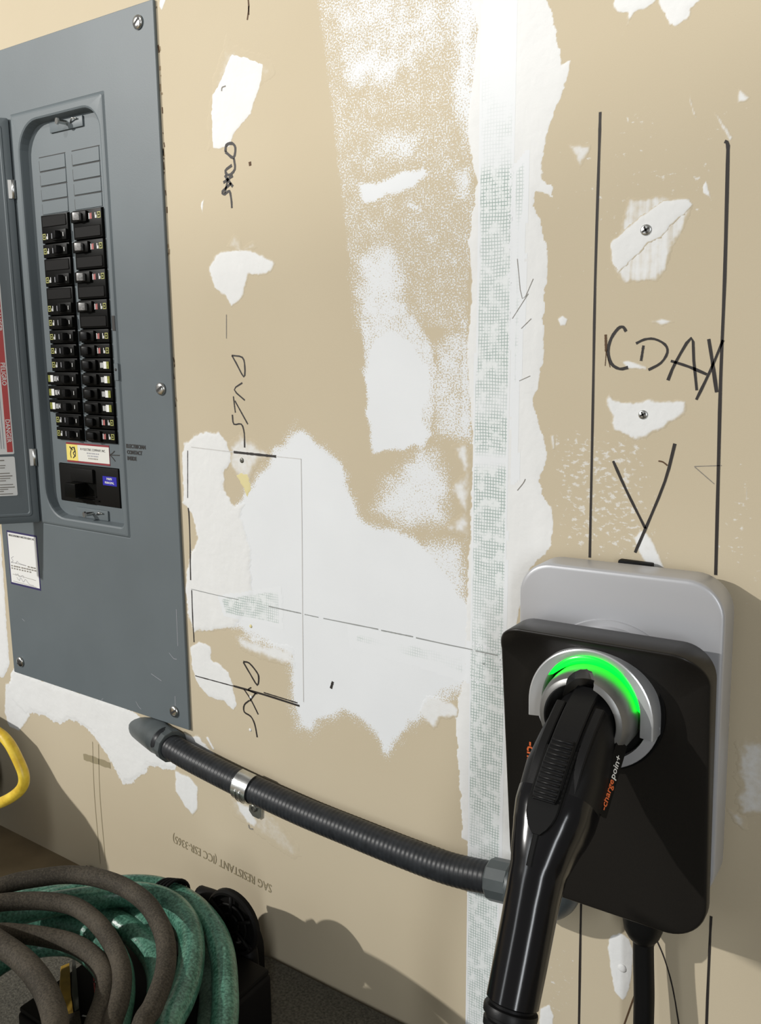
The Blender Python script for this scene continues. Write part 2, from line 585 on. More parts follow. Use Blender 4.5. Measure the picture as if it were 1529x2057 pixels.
# ------------------------------------------------------------------ the wall
def mm(poly):
    return [M(x, y) for x, y in poly]


PRIMER = [   # outline, coverage, feather (mm): roller passes of white primer
    ([(592, -380), (985, -380), (950, 380), (955, 420), (945, 560), (942, 660), (722, 660), (706, 580), (690, 440), (670, 280), (650, 110)], 0.40, 3),
    ([(600, -380), (980, -380), (955, 90), (860, 150), (740, 190), (664, 150)], 0.52, 25),
    ([(660, 90), (760, 60), (830, 110), (800, 190), (690, 200)], 0.62, 30),
    ([(745, 240), (860, 260), (840, 330), (735, 330)], 0.66, 30),
    ([(727, 372), (775, 362), (850, 338), (858, 352), (800, 385), (735, 405)], 1.05, 8),
    ([(820, 405), (850, 418), (845, 428), (822, 415)], 0.95, 4),
    ([(900, -380), (985, -380), (965, 240), (930, 330), (900, 200)], 0.72, 25),
    ([(900, 330), (958, 320), (958, 420), (915, 420)], 0.62, 15),
    ([(706, 500), (790, 480), (840, 560), (815, 610), (720, 650)], 0.70, 25),
    ([(722, 560), (800, 560), (830, 640), (735, 700)], 0.66, 20),
    ([(722, 640), (830, 630), (870, 690), (880, 740), (870, 870), (790, 905), (752, 910), (738, 800)], 0.60, 5),
    ([(735, 745), (745, 690), (785, 665), (835, 695), (860, 735), (862, 800), (850, 840), (872, 870), (850, 890), (790, 905), (752, 910), (742, 850)], 1.15, 9),
    ([(868, 690), (945, 630), (945, 900), (860, 880)], 0.56, 14),
    ([(915, 640), (948, 600), (948, 890), (920, 880)], 0.70, 12),
    ([(605, 862), (625, 880), (655, 910), (682, 930), (702, 980), (715, 1040), (760, 1062), (830, 1080), (870, 1110), (905, 1150), (925, 1200), (945, 1225), (945, 1345), (930, 1372), (880, 1392), (850, 1420), (830, 1452), (808, 1478), (772, 1506), (760, 1472), (740, 1446), (690, 1425), (650, 1440), (625, 1466), (604, 1460), (592, 1400), (588, 1320), (540, 1290), (480, 1262), (380, 1240), (385, 1110), (480, 1010), (520, 960), (555, 905)], 1.10, 15),
    ([(598, 850), (640, 880), (700, 940), (730, 1030), (800, 1060), (900, 1120), (945, 1190), (945, 1400), (860, 1440), (775, 1520), (740, 1470), (690, 1440), (625, 1480), (585, 1470), (575, 1330), (480, 1290), (480, 1000), (540, 910)], 0.60, 20),
    ([(735, 1030), (775, 960), (830, 900), (880, 900), (915, 980), (900, 1060), (800, 1065)], 0.68, 26),
    ([(800, 930), (850, 905), (870, 960), (820, 990)], 0.72, 14),
    ([(830, 1080), (940, 1080), (946, 1210), (890, 1210), (850, 1150)], 0.66, 20),
]
FLECKS = [([(1100, 200), (1520, 180), (1529, 300), (1480, 420), (1420, 620), (1300, 640), (1120, 640), (1100, 420)], 0.80, 60),
          ([(1220, 210), (1330, 210), (1330, 260), (1230, 285)], 1.25, 20), ([(1285, 320), (1440, 330), (1440, 390), (1300, 395)], 1.15, 20),
          ([(1100, 860), (1300, 850), (1340, 1130), (1120, 1110)], 1.35, 25), ([(1420, 1000), (1529, 900), (1540, 1250), (1440, 1150)], 1.15, 40),
          ([(1085, 1900), (1170, 1880), (1170, 2057), (1070, 2057)], 0.9, 20), ([(1470, 1480), (1540, 1480), (1540, 1660), (1470, 1670)], 0.9, 15),
          ([(1050, -20), (1130, 0), (1140, 200), (1110, 320)], 0.5, 12)]

CUT = (-1203.0, -829.0, -484.0, 386.0)    # hole in the drywall behind the panel cover


def primer_field(X, Z):
    prim = np.zeros(X.shape)
    nz = fbm(X / 22, Z / 22, 3) * 14
    for poly, val, fe in PRIMER:
        pm = np.array(mm(poly)); lo = pm.min(0) - 40; hi = pm.max(0) + 40
        if X.max() < lo[0] or X.min() > hi[0] or Z.max() < lo[1] or Z.min() > hi[1]: continue
        prim = np.maximum(prim, val * sstep(sdpoly(X, Z, pm) + (nz if fe > 6 else nz * 0.15), -fe, fe))
    return prim


def build_wall():
    fine_x = np.arange(-1000, -20, 3.0)
    xs = np.concatenate([np.arange(-3000, -1250, 250.0), np.array([-1250.0, CUT[0]]), np.arange(-1150, -1000, 50.0), fine_x, np.array([-18.0, 100, 300, 700, 1300])])
    xs = np.unique(np.concatenate([xs, [CUT[1]]]))
    zs = np.unique(np.concatenate([[FLOOR], np.arange(-776, 560, 3.0), [CUT[2], CUT[3]], np.arange(600, 1900, 200.0)]))
    X, Z = np.meshgrid(xs, zs)
    prim = primer_field(X, Z); fl = np.zeros(X.shape)
    for poly, val, fe in FLECKS:
        fl = np.maximum(fl, val * sstep(sdpoly(X, Z, mm(poly)), -fe, fe))
    nz_, nx_ = X.shape
    verts = np.stack([X / 1000, np.zeros_like(X), (Z - FLOOR) / 1000], -1).reshape(-1, 3)
    idx = np.arange(nz_ * nx_).reshape(nz_, nx_)
    cxm = (X[:-1, :-1] + X[1:, 1:]) / 2; czm = (Z[:-1, :-1] + Z[1:, 1:]) / 2
    keep = ~((cxm > CUT[0]) & (cxm < CUT[1]) & (czm > CUT[2]) & (czm < CUT[3]))
    q = np.stack([idx[:-1, :-1], idx[:-1, 1:], idx[1:, 1:], idx[1:, :-1]], -1)[keep]
    o = obj('wall_back', verts.tolist(), q.tolist(), 'wall', None, True, {'primer': prim.ravel(), 'fleck': fl.ravel()})
    tag(o, 'unpainted tan drywall with white primer, taped seams and marker notes', None, None, 'structure')
    # cut edge of the board around the panel opening
    r0 = [W(x, z, 0) for x, z in rr(CUT[0], CUT[1], CUT[2], CUT[3], 0.5, 2)]
    r1 = [W(x, z, -13) for x, z in rr(CUT[0], CUT[1], CUT[2], CUT[3], 0.5, 2)]
    v, f = loft([r0, r1])
    obj('cut_edge', v, f, 'core', o, False)
    return o


wall = build_wall()

# floor slab
v = [W(-3000, FLOOR, 0), W(1300, FLOOR, 0), W(1300, FLOOR, 3200), W(-3000, FLOOR, 3200)]
v += [p - Vector((0, 0, 0.1)) for p in v]
floor = obj('floor', v, [(0, 1, 2, 3)[::-1], (4, 5, 6, 7), (0, 1, 5, 4), (1, 2, 6, 5), (2, 3, 7, 6), (3, 0, 4, 7)], 'floor', None, False)
tag(floor, 'dark stained concrete garage floor along the wall', None, None, 'structure')

# --- joint compound: thin skins with ragged, feathered outlines -----------------
MUDS = []      # (poly mm, thickness, soft, ragged, seed): also used to lift the marker strokes


def mud_height(X, Z, rec):
    poly, th, soft, rag, seed, fuzz = rec
    s = sdpoly(X, Z, poly) + fbm(X / 9.0, Z / 9.0, seed) * rag * 2 + fbm(X / 2.6, Z / 2.6, seed + 5) * rag * fuzz
    return s, th * sstep(s, 0, soft) * (0.75 + 0.5 * (fbm(X / 14, Z / 14, seed + 9) + 0.5))


def lift(X, Z):
    """height of the compound above the board at survey points"""
    Xa, Za = np.atleast_1d(np.asarray(X, float)), np.atleast_1d(np.asarray(Z, float))
    best = np.zeros(Xa.shape)
    for rec, base in MUDS:
        p = np.asarray(rec[0]); lo = p.min(0) - 8; hi = p.max(0) + 8
        if Xa.max() < lo[0] or Xa.min() > hi[0] or Za.max() < lo[1] or Za.min() > hi[1]: continue
        s, h = mud_height(Xa, Za, rec)
        best = np.where(s > 0, np.maximum(best, base + 0.12 + h), best)
    return best if np.ndim(X) else float(best[0])


def mud(name, poly, th=0.9, soft=2.5, rag=3.0, cover=1.0, csoft=1.6, material='mud', res=1.3, seed=None, base=0.0, fuzz=0.9, label=None):
    pm = mm(poly)
    seed = len(MUDS) * 31 + 5 if seed is None else seed
    if material != 'tape': th, soft, csoft = th * 0.5, soft * 1.6, csoft * 1.5
    rec = (pm, th, soft, rag, seed, fuzz)
    if material != 'tape': MUDS.append((rec, base))
    a = np.array(pm)
    x0, z0 = a.min(0) - rag * 2 - 2; x1, z1 = a.max(0) + rag * 2 + 2
    xs = np.arange(x0, x1 + res, res); zs = np.arange(z0, z1 + res, res)
    X, Z = np.meshgrid(xs, zs)
    s, h = mud_height(X, Z, rec)
    pos = s > 0
    hole = (X > CUT[0] + 12) & (X < CUT[1] - 2) & (Z > CUT[2] + 2) & (Z < CUT[3] - 2)
    kp = (pos[:-1, :-1] | pos[1:, :-1] | pos[:-1, 1:] | pos[1:, 1:]) & ~hole[:-1, :-1]
    idx = np.arange(X.size).reshape(X.shape)
    q = np.stack([idx[:-1, :-1], idx[:-1, 1:], idx[1:, 1:], idx[1:, :-1]], -1)[kp]
    used = np.unique(q); remap = -np.ones(X.size, int); remap[used] = np.arange(used.size)
    if material == 'tape':
        low = lift(X.ravel(), Z.ravel()).reshape(X.shape)
        dd = low + 0.07
    else:
        dd = np.where(s > 0, base + 0.12 + h, -0.25)
    verts = np.stack([X / 1000, -dd / 1000, (Z - FLOOR) / 1000], -1).reshape(-1, 3)[used]
    if callable(cover):
        cvf = cover(pix(X, Z)[1])
    else:
        cvf = cover
    cv = (cvf * sstep(s, -0.3, csoft)).ravel()[used]
    at_ = {'cover': cv}
    if material != 'tape': at_['primer'] = primer_field(X, Z).ravel()[used]
    o = obj(name, verts.tolist(), remap[q].tolist(), material, wall, True, at_)
    if label: o['label'] = label
    return o


BAND = [(935, -380), (925, -60), (960, 60), (952, 140), (937, 245), (957, 370), (941, 480), (946, 560), (945, 620), (938, 700), (941, 780), (948, 860), (950, 905), (948, 960), (946, 1020), (945, 1060), (940, 1120),
        (936, 1250), (935, 1350), (920, 1400), (915, 1450), (917, 1500), (922, 1560), (926, 1640), (928, 1682), (941, 1692), (938, 1800), (940, 1950), (938, 2090), (937, 2126),
        (1030, 2166), (1030, 2090), (1030, 1800), (1030, 1500), (1040, 1250), (1060, 1150), (1105, 1108), (1112, 1060), (1110, 1015), (1096, 1000), (1086, 970), (1100, 920), (1092, 870), (1080, 835), (1073, 800), (1087, 750), (1095, 700), (1093, 640), (1098, 565), (1103, 540), (1098, 490), (1087, 440), (1074, 412), (1076, 385), (1108, 395), (1112, 375), (1090, 362), (1090, 330), (1095, 290), (1105, 245), (1122, 210), (1138, 165), (1150, 115), (1128, 130), (1122, 80), (1108, 20), (1098, 0), (1092, -60), (1100, -380)]
mud('joint_compound_band', BAND, 0.7, 5, 2.6, 1.0, 1.0, res=1.6, label='broad white joint compound over the seam')
mud('joint_compound_patch', [(466, 108), (490, 112), (520, 122), (531, 126), (527, 160), (515, 195), (505, 230), (485, 252), (468, 272), (462, 296), (428, 300), (425, 280), (424, 225), (425, 190), (438, 172), (452, 135)], 0.7, 3, 1.8)
mud('joint_compound_patch', [(455, 70), (470, 90), (525, 110), (552, 130), (555, 150), (540, 165), (525, 170), (445, 300), (418, 300), (416, 250), (430, 150)], 0.2, 4, 3, 0.42, 14, base=-0.02)
mud('joint_compound_patch', [(445, 503), (470, 501), (505, 500), (540, 515), (555, 527), (545, 548), (520, 555), (500, 552), (495, 575), (488, 600), (465, 618), (452, 600), (430, 580), (420, 555), (418, 535), (430, 515)], 0.6, 2.5, 2.2, 1.0, 3)
mud('joint_compound_patch', [(455, 495), (470, 468), (485, 480), (487, 498), (510, 480), (520, 500), (480, 512)], 0.25, 3, 2, 0.4, 5)
mud('joint_compound_patch', [(1236, -60), (1232, 15), (1245, 28), (1260, 26), (1257, 58), (1250, 72), (1264, 50), (1275, 27), (1305, 12), (1318, 0), (1330, -60)], 0.8, 3, 2.2)
mud('joint_compound_patch', [(1316, -60), (1322, 8), (1333, 25), (1345, 48), (1353, 56), (1388, 35), (1392, 18), (1406, 4), (1400, -60)], 0.8, 3, 2.2)
mud('joint_compound_patch', [(1140, 290), (1190, 287), (1187, 305), (1172, 325), (1166, 342), (1155, 318)], 0.3, 3, 2, 0.62, 3)
mud('joint_compound_patch', [(1262, 398), (1320, 394), (1385, 398), (1393, 412), (1383, 440), (1362, 475), (1340, 540), (1322, 566), (1255, 572), (1236, 545), (1224, 520), (1226, 488), (1246, 466), (1252, 430)], 0.35, 3, 2.2, 0.66, 3, 'mud_streak')
mud('joint_compound_patch', [(1332, 402), (1385, 400), (1391, 412), (1378, 428), (1345, 455), (1330, 480), (1300, 490), (1285, 510), (1262, 530), (1243, 550), (1228, 525), (1226, 490), (1248, 468), (1290, 430)], 0.7, 3, 1.8, base=0.3)
mud('joint_compound_patch', [(1222, 788), (1240, 803), (1380, 803), (1380, 830), (1370, 840), (1345, 848), (1335, 862), (1310, 870), (1298, 880), (1275, 884), (1250, 872), (1230, 862), (1225, 850), (1228, 838), (1215, 815)], 0.6, 2.5, 2.4, 0.95, 3)
mud('joint_compound_patch', [(1290, 1062), (1310, 1080), (1325, 1110), (1338, 1145), (1300, 1140), (1283, 1110), (1270, 1080)], 0.3, 2, 1.6, 0.8, 2)
mud('joint_compound_patch', [(1119, 640), (1130, 633), (1143, 640), (1138, 655), (1125, 656)], 0.7, 2, 1.0)
mud('joint_compound_patch', [(1303, 645), (1330, 637), (1360, 647), (1330, 654)], 0.3, 2, 1.2, 0.8, 2)
mud('joint_compound_patch', [(1246, 725), (1262, 722), (1300, 735), (1302, 745), (1260, 742)], 0.3, 1.5, 1.4, 0.8, 1.5)
mud('joint_compound_patch', [(1385, 180), (1392, 205), (1399, 238), (1392, 228), (1383, 205)], 0.4, 1.5, 1.0)
mud('joint_compound_patch', [(1483, 172), (1508, 195), (1500, 206), (1480, 208)], 0.3, 2, 1.2, 0.8, 2)
mud('joint_compound_patch', [(1434, 224), (1450, 240), (1472, 275), (1468, 285), (1450, 260)], 0.4, 2, 1.2, 0.85, 2)
mud('joint_compound_patch', [(1410, 375), (1420, 360), (1432, 410), (1424, 395), (1412, 390)], 0.3, 1.5, 0.8, 0.85, 1)
mud('joint_compound_patch', [(1496, 980), (1503, 975), (1502, 1005), (1497, 1008)], 0.3, 1.5, 0.6)
mud('joint_compound_patch', [(1105, 875), (1115, 870), (1116, 903), (1108, 905)], 0.3, 1.5, 1.0, 0.8, 2)
mud('joint_compound_patch', [(1225, 1880), (1245, 1873), (1265, 1885), (1273, 1910), (1270, 1960), (1262, 2000), (1250, 2012), (1232, 1990), (1224, 1940), (1220, 1900)], 0.7, 3, 1.2)
mud('joint_compound_patch', [(1085, 2025), (1105, 2015), (1113, 2040), (1108, 2080), (1080, 2080)], 0.7, 3, 1.2)
mud('joint_compound_patch', [(24, 1342), (120, 1378), (250, 1418), (282, 1440), (290, 1490), (312, 1500), (330, 1522), (360, 1535), (352, 1548), (300, 1540), (298, 1552), (265, 1575), (247, 1577), (225, 1535), (190, 1480), (155, 1452), (140, 1448), (120, 1456), (90, 1440), (66, 1432), (54, 1440), (30, 1420), (18, 1400), (15, 1380)], 1.5, 6, 4.0, 1.0, 2, fuzz=1.1)
mud('joint_compound_patch', [(350, 1545), (382, 1560), (400, 1580), (398, 1625), (388, 1638), (370, 1620), (352, 1590)], 0.8, 3, 1.8, 0.95, 3)
mud('joint_compound_patch', [(10, 1370), (50, 1380), (62, 1440), (40, 1470), (18, 1462), (8, 1430)], 0.6, 3, 2.2, 0.9, 3)
mud('joint_compound_patch', [(362, 1470), (385, 1474), (400, 1478), (420, 1500), (436, 1522), (452, 1532), (445, 1552), (400, 1532), (370, 1500)], 0.7, 3, 3.0, 0.9, 3, fuzz=1.4)
mud('joint_compound_patch', [(412, 1480), (418, 1478), (432, 1505), (428, 1508)], 0.4, 1, 0.6)
mud('joint_compound_patch', [(450, 1590), (500, 1600), (560, 1640), (600, 1700), (608, 1722), (590, 1728), (520, 1680), (470, 1640)], 0.2, 4, 3, 0.30, 10)
mud('joint_compound_patch', [(470, 1602), (505, 1618), (520, 1650), (514, 1668), (496, 1655), (478, 1630)], 0.4, 3, 2, 0.75, 5)
mud('joint_compound_patch', [(368, 888), (395, 872), (415, 864), (440, 868), (455, 885), (466, 905), (468, 930), (452, 950), (452, 985), (470, 1012), (492, 1012), (486, 1040), (504, 1100), (508, 1200), (470, 1262), (390, 1272), (374, 1230), (372, 1150), (384, 1112), (394, 1080), (384, 1030), (367, 1010), (364, 930)], 1.1, 4, 3.2, 1.0, 3, fuzz=1.0)
mud('joint_compound_patch', [(455, 890), (485, 868), (520, 890), (550, 912), (520, 935), (500, 975), (480, 970), (460, 940)], 0.35, 4, 3, 0.62, 8)
mud('joint_compound_patch', [(486, 945), (500, 950), (505, 975), (497, 998), (485, 975), (474, 955)], 0.5, 2, 2.0, 0.0, 1).data.materials[0] = MT['yellow_glue']
mud('joint_compound_patch', [(382, 1300), (400, 1286), (424, 1298), (426, 1325), (445, 1335), (460, 1350), (470, 1380), (476, 1415), (470, 1430), (450, 1410), (420, 1400), (400, 1380), (385, 1345)], 0.9, 3, 2.0)
mud('joint_compound_patch', [(465, 1268), (540, 1288), (592, 1300), (596, 1345), (540, 1330), (500, 1315), (475, 1300)], 0.3, 5, 3, 0.85, 9)
mud('joint_compound_patch', [(858, 1398), (900, 1402), (926, 1425), (922, 1442), (888, 1446), (872, 1468), (855, 1450), (838, 1428)], 0.4, 3, 3, 0.8, 4)
mud('joint_compound_patch', [(905, 895), (946, 880), (946, 1085), (915, 1078), (890, 1062), (925, 1025), (900, 985), (930, 950)], 0.35, 4, 4, 0.75, 7)
mud('joint_compound_patch', [(1092, 1880), (1100, 1880), (1094, 1920), (1088, 1900)], 0.3, 1.5, 1, 0.0, 1)
mud('joint_compound_patch', [(1480, 1485), (1529, 1480), (1560, 1500), (1560, 1640), (1490, 1640), (1476, 1600)], 0.35, 3, 5, 0.55, 6)
mud('joint_compound_patch', [(1442, 1600), (1462, 1620), (1500, 1640), (1498, 1668), (1475, 1655)], 0.35, 2, 3, 0.5, 4)
mud('joint_compound_patch', [(322, -30), (337, -30), (334, 0), (325, 26), (319, 14)], 0.5, 2, 1.0)
mud('joint_compound_patch', [(413, 395), (404, 405), (402, 415), (407, 432), (409, 412)], 0.5, 1.5, 0.6)
mud('joint_compound_patch', [(-60, 1040), (0, 1050), (20, 1335), (8, 1362), (-60, 1360)], 1.2, 4, 2.0)

# fibreglass mesh tape bedded in the compound
TAPE_V = [(982, -380), (974, -60), (968, 130), (966, 340), (963, 560), (955, 780), (951, 1000), (947, 1200), (945, 1500), (941, 1700), (939, 1900), (938, 2090), (937, 2120), (1000, 2150), (1000, 2090), (1002, 1850), (1008, 1600), (1012, 1450), (1015, 1250), (1020, 960), (1022, 800), (1026, 560), (1030, 340), (1034, 130), (1040, -60), (1050, -380)]
mud('mesh_tape', TAPE_V, 0.12, 1, 0.35, lambda py: np.interp(py, [0, 120, 200, 330, 360, 480, 600, 700, 820, 860, 900, 925, 950, 1100, 1250, 1450, 2057], [.52, .58, .62, .66, .95, 1.0, .92, .85, .74, 1.05, .98, .6, 1.05, 1.02, .9, 1.0, .95]), 0.8, 'tape', base=1.05, res=2.4, fuzz=0.3, label='pale green fibreglass mesh tape down the seam')
mud('mesh_tape', [(1028, 340), (1064, 300), (1060, 420), (1052, 470), (1056, 560), (1050, 680), (1040, 820), (1042, 960), (1030, 980), (1026, 600)], 0.1, 1, 1.0, 0.72, 6, 'tape', base=1.02, res=2.4)
mud('mesh_tape', [(440, 1198), (565, 1180), (568, 1262), (452, 1236)], 0.1, 1, 1.5, 0.85, 6, 'tape', base=1.15, res=2.0)
mud('mesh_tape', [(700, 1258), (820, 1278), (945, 1306), (945, 1372), (860, 1345), (760, 1315), (705, 1300)], 0.1, 1, 1.5, 0.70, 12, 'tape', base=0.25, res=2.0)
mud('mesh_tape', [(940, 1290), (1010, 1305), (1010, 1380), (940, 1365)], 0.1, 1, 1.0, 0.95, 4, 'tape', base=1.2, res=2.0)


def stroke(pts, w, per=3):
    """marker stroke over the wall through measured points; w in measured pixels"""
    P = [Vector((*M(x, y), 0)) for x, y in pts]
    sp = spline(P, per) if len(P) > 2 else [P[0].lerp(P[1], t / 24) for t in range(25)]
    X0, Z0 = P[0][0], P[0][1]
    u0, v0 = pix(X0, Z0); u1, v1 = pix(X0 + 1, Z0); u2, v2 = pix(X0, Z0 + 1)
    scale = 0.5 * (math.hypot(u1 - u0, v1 - v0) + math.hypot(u2 - u0, v2 - v0))
    ww = [w / scale / 1000 * (0.85 + 0.3 * random.random()) for _ in sp]
    hs = lift(np.array([q[0] for q in sp]), np.array([q[1] for q in sp]))
    wpts = [W(q[0], q[1], h + 0.3) for q, h in zip(sp, hs)]
    return ribbon_data(wpts, ww, UY)


def mark(name, strokes, m='ink', label=None):
    v, f = join_data([stroke(s, w) for s, w in strokes])
    o = obj(name, v, f, m, wall, False)
    if label: o['label'] = label
    return o


mark('marker_line', [([(1206, 225), (1204, 300), (1196, 560), (1191, 830), (1185, 1120)], 6), ([(1168, 1808), (1166, 1900), (1163, 2075), (1160, 2215)], 4.5)], label='tall black marker line left of the word')
mark('marker_line', [([(1456, 284), (1462, 290), (1462, 330), (1456, 560), (1448, 760), (1443, 960), (1438, 1155)], 7.5), ([(1429, 1840), (1426, 1900), (1419, 2075), (1414, 2335)], 5)], label='tall black marker line right of the word')
mark('marker_word', [([(1258, 666), (1252, 657), (1242, 660), (1228, 680), (1222, 705), (1228, 730), (1245, 741), (1262, 738)], 6),
                     ([(1278, 690), (1295, 682), (1315, 681), (1336, 692), (1341, 708), (1328, 729), (1303, 743)], 5), ([(1293, 694), (1288, 725)], 5),
                     ([(1342, 764), (1357, 729), (1389, 679), (1394, 725), (1400, 784)], 6), ([(1348, 725), (1385, 737), (1420, 752)], 6),
                     ([(1424, 681), (1431, 725), (1440, 788)], 7), ([(1453, 683), (1427, 745), (1399, 803)], 6)], label='handwritten black letters COAX')
mark('marker_cross', [([(1232, 926), (1258, 984), (1297, 1062)], 5.5), ([(1356, 891), (1336, 967), (1297, 1062), (1276, 1110)], 6)], label='large black marker X')
mark('pencil_triangle', [([(1395, 937), (1450, 935)], 1.5), ([(1396, 938), (1435, 972)], 1.5)], 'ink_soft')
mark('marker_word', [([(453, 305), (469, 317), (473, 297), (466, 288), (455, 292), (453, 305)], 5), ([(470, 318), (472, 340), (460, 352), (453, 343), (466, 332)], 5), ([(468, 353), (449, 367)], 5), ([(452, 352), (460, 364), (468, 375)], 5),
                     ([(465, 368), (447, 385), (452, 390), (461, 384), (465, 402), (466, 418)], 4.5), ([(458, 360), (452, 388)], 4)], label='bold black handwritten STUD running down the wall')
mark('marker_word', [([(466, 714), (487, 718), (492, 737), (490, 757), (475, 730), (466, 714)], 3), ([(487, 769), (471, 783), (492, 804)], 2.6), ([(469, 796), (473, 829)], 2.6), ([(472, 805), (498, 852)], 2.6),
                     ([(467, 833), (470, 852), (485, 852), (491, 871), (492, 899)], 3)], label='thin black handwritten STUD above the pencilled box')
mark('marker_word', [([(489, 1329), (501, 1332), (516, 1350), (520, 1361), (517, 1376), (503, 1354), (489, 1330)], 3.2), ([(505, 1381), (499, 1386), (517, 1394)], 2.6), ([(490, 1384), (504, 1405), (519, 1435)], 2.6), ([(514, 1392), (502, 1408)], 2.6),
                     ([(501, 1407), (491, 1416), (491, 1430), (504, 1439), (512, 1455), (517, 1481)], 3)], label='black handwritten STUD below the pencilled box')
mark('pencil_line', [([(455, 632), (455, 680)], 1.6)], 'ink_soft')
mark('marker_line', [([(470, 908), (555, 917)], 4.2)], label='short heavy black line atop the pencilled box')
mark('pencil_line', [([(385, 898), (470, 908)], 1.6), ([(555, 917), (605, 922)], 1.3), ([(605, 922), (607, 1080), (608, 1235), (610, 1410)], 1.6)], 'ink_faint')
mark('marker_line', [([(378, 905), (378, 1000)], 1.5), ([(379, 1020), (381, 1060), (384, 1165)], 2.6), ([(386, 1185), (388, 1240), (390, 1290)], 2.2)], label='thin black line beside the panel edge')
mark('marker_line', [([(393, 1357), (470, 1378)], 1.8), ([(470, 1378), (530, 1395), (602, 1418)], 3.4), ([(530, 1391), (598, 1412)], 2.2)], label='slanting black line under the pencilled box')
mark('seam_crack', [([(385, 1183), (440, 1196), (480, 1204)], 1.2), ([(540, 1218), (605, 1232)], 2.0), ([(612, 1234), (640, 1240)], 1.6), ([(650, 1242), (700, 1252), (760, 1264)], 2.0), ([(766, 1266), (830, 1279)], 2.4), ([(836, 1281), (900, 1295), (950, 1305)], 2.2), ([(956, 1307), (1000, 1316)], 2.2)], 'crack', label='thin dark crack along the horizontal seam')
mark('tick_mark', [([(669, 1369), (665, 1383)], 5)], label='short black tick on white primer')
mark('brown_stain', [([(496, -20), (500, 12), (497, 40)], 3.2), ([(500, 12), (500, 30)], 2.5)], 'ink_brown')
mark('brown_stain', [([(502, 325), (503, 333)], 6)], 'ink_brown')
mark('brown_stain', [([(1217, 672), (1218, 706)], 5), ([(1218, 706), (1226, 738)], 1.5), ([(1218, 706), (1216, 735)], 1.5), ([(1323, 926), (1332, 928), (1341, 935)], 3)], 'ink_brown')
mark('marker_curve', [([(1318, 1885), (1335, 1925), (1352, 1985), (1367, 2075)], 3)], 'ink', label='thin dark curve beside the hanging cable')
mark('marker_line', [([(1332, 1866), (1310, 1905), (1280, 1985), (1248, 2075)], 3.2)], 'ink_brown', label='brown slanting line behind the hanging cable')
mark('pencil_line', [([(186, 1490), (190, 1600), (202, 1735)], 1.2), ([(198, 1495), (201, 1600), (212, 1730)], 1.2)], 'print')
mark('glue_smear', [([(168, 1520), (185, 1525), (205, 1532), (222, 1538)], 11)], 'print')
mark('pencil_line', [([(1040, 520), (1050, 600), (1072, 560)], 1.2), ([(1030, 640), (1062, 590)], 1.2), ([(1048, 660), (1068, 640)], 1.2), ([(1044, 765), (1066, 755)], 1.2), ([(1040, 985), (1052, 970), (1056, 962)], 1.4)], 'ink_soft')

# dotted manufacturer print, upside down
a, b = A(546, 1778, 0.25), A(327, 1666, 0.25)
text('printed_lettering', 'SAG RESISTANT (ICC ESR-3365)', 17.5, a, (b - a), -UZ, 'print', wall, squeeze=(b - a).length / 0.268, lift=0.0003)


# drywall screws and nail dimples
def screw_head(name, px, py, r, d, m, parent, slot='cross', proud=1.2):
    c = A(px, py, d)
    prof = [(r, 0), (r, proud * 0.45), (r * 0.86, proud * 0.8), (r * 0.5, proud), (0.0004, proud)]
    v, f = lathe([(q / 1000 if q > 0.001 else q, h / 1000) for q, h in prof], c, UX, UZ, UY, 20)
    o = obj(name, v, f, m, parent, True)
    s = []
    n = (0.18 * r, 0.7 * r)
    for ang in ((0.5, 2.07) if slot == 'cross' else (0.6,)):
        ca, sa = math.cos(ang), math.sin(ang)
        q = [(-n[1], -n[0]), (n[1], -n[0]), (n[1], n[0]), (-n[1], n[0])]
        s.append(([c + UY * (proud + 0.12) / 1000 + UX * (x * ca - y * sa) / 1000 + UZ * (x * sa + y * ca) / 1000 for x, y in q], [(0, 1, 2, 3)]))
    v, f = join_data(s)
    obj('drive_slot', v, f, 'box', o, False)
    return o


for (px, py, r) in ((1298, 462, 4.6), (1292, 833, 4.0)):
    screw_head('drywall_screw', px, py, r, lift(*M(px, py)), 'galv', wall)
for (px, py, r, m) in ((1250, 1945, 4.5, 'mud'), (486, 925, 3.2, 'oldsteel'), (504, 1258, 2.2, 'yellow_glue'), (504, 1400, 2.0, 'mud'), (503, 1466, 2.2, 'mud')):
    c = A(px, py, lift(*M(px, py)))
    v, f = lathe([(r / 1000, 0), (r * 0.9 / 1000, 0.0005), (r * 0.4 / 1000, 0.0008), (0.0002, 0.0008)], c, UX, UZ, UY, 16)
    obj('nail_dimple', v, f, m, wall, True, {'cover': [1.0] * len(v)})
mark('nail_arc', [([(446, 183), (447, 176), (454, 173)], 2.2)], 'ink_soft')
mark('nail_arc', [([(500, 1656), (502, 1664), (509, 1665)], 2.6)], 'ink_soft')
# torn drywall paper at the edge of the panel
for m_, n_ in (('ink_brown', 16), ('core', 10)):
    st = []
    for i in range(n_):
        y = random.choice([random.uniform(0, 400), random.uniform(0, 400), random.uniform(400, 900)])
        x = 313 + y * 0.047 + random.uniform(0, 4)
        st.append(([(x, y), (x + random.uniform(-1, 3), y + random.uniform(3, 16))], random.uniform(1.5, 4)))
    mark('torn_paper_edge', st, m_)

# ------------------------------------------------------------------ breaker panel
PX0, PX1, PZ0, PZ1 = -1212.0, -821.0, -495.0, 395.0
DF = -6.0                                   # face of the dead front
panel = thing('breaker_panel', 'grey flush-mounted breaker panel with its door swung open', 'panel', W(-1016, PZ0, 0))


def ringz(x0, x1, z0, z1, r, d, n=8):
    return [W(x, z, d) for x, z in rr(x0, x1, z0, z1, r, n)]


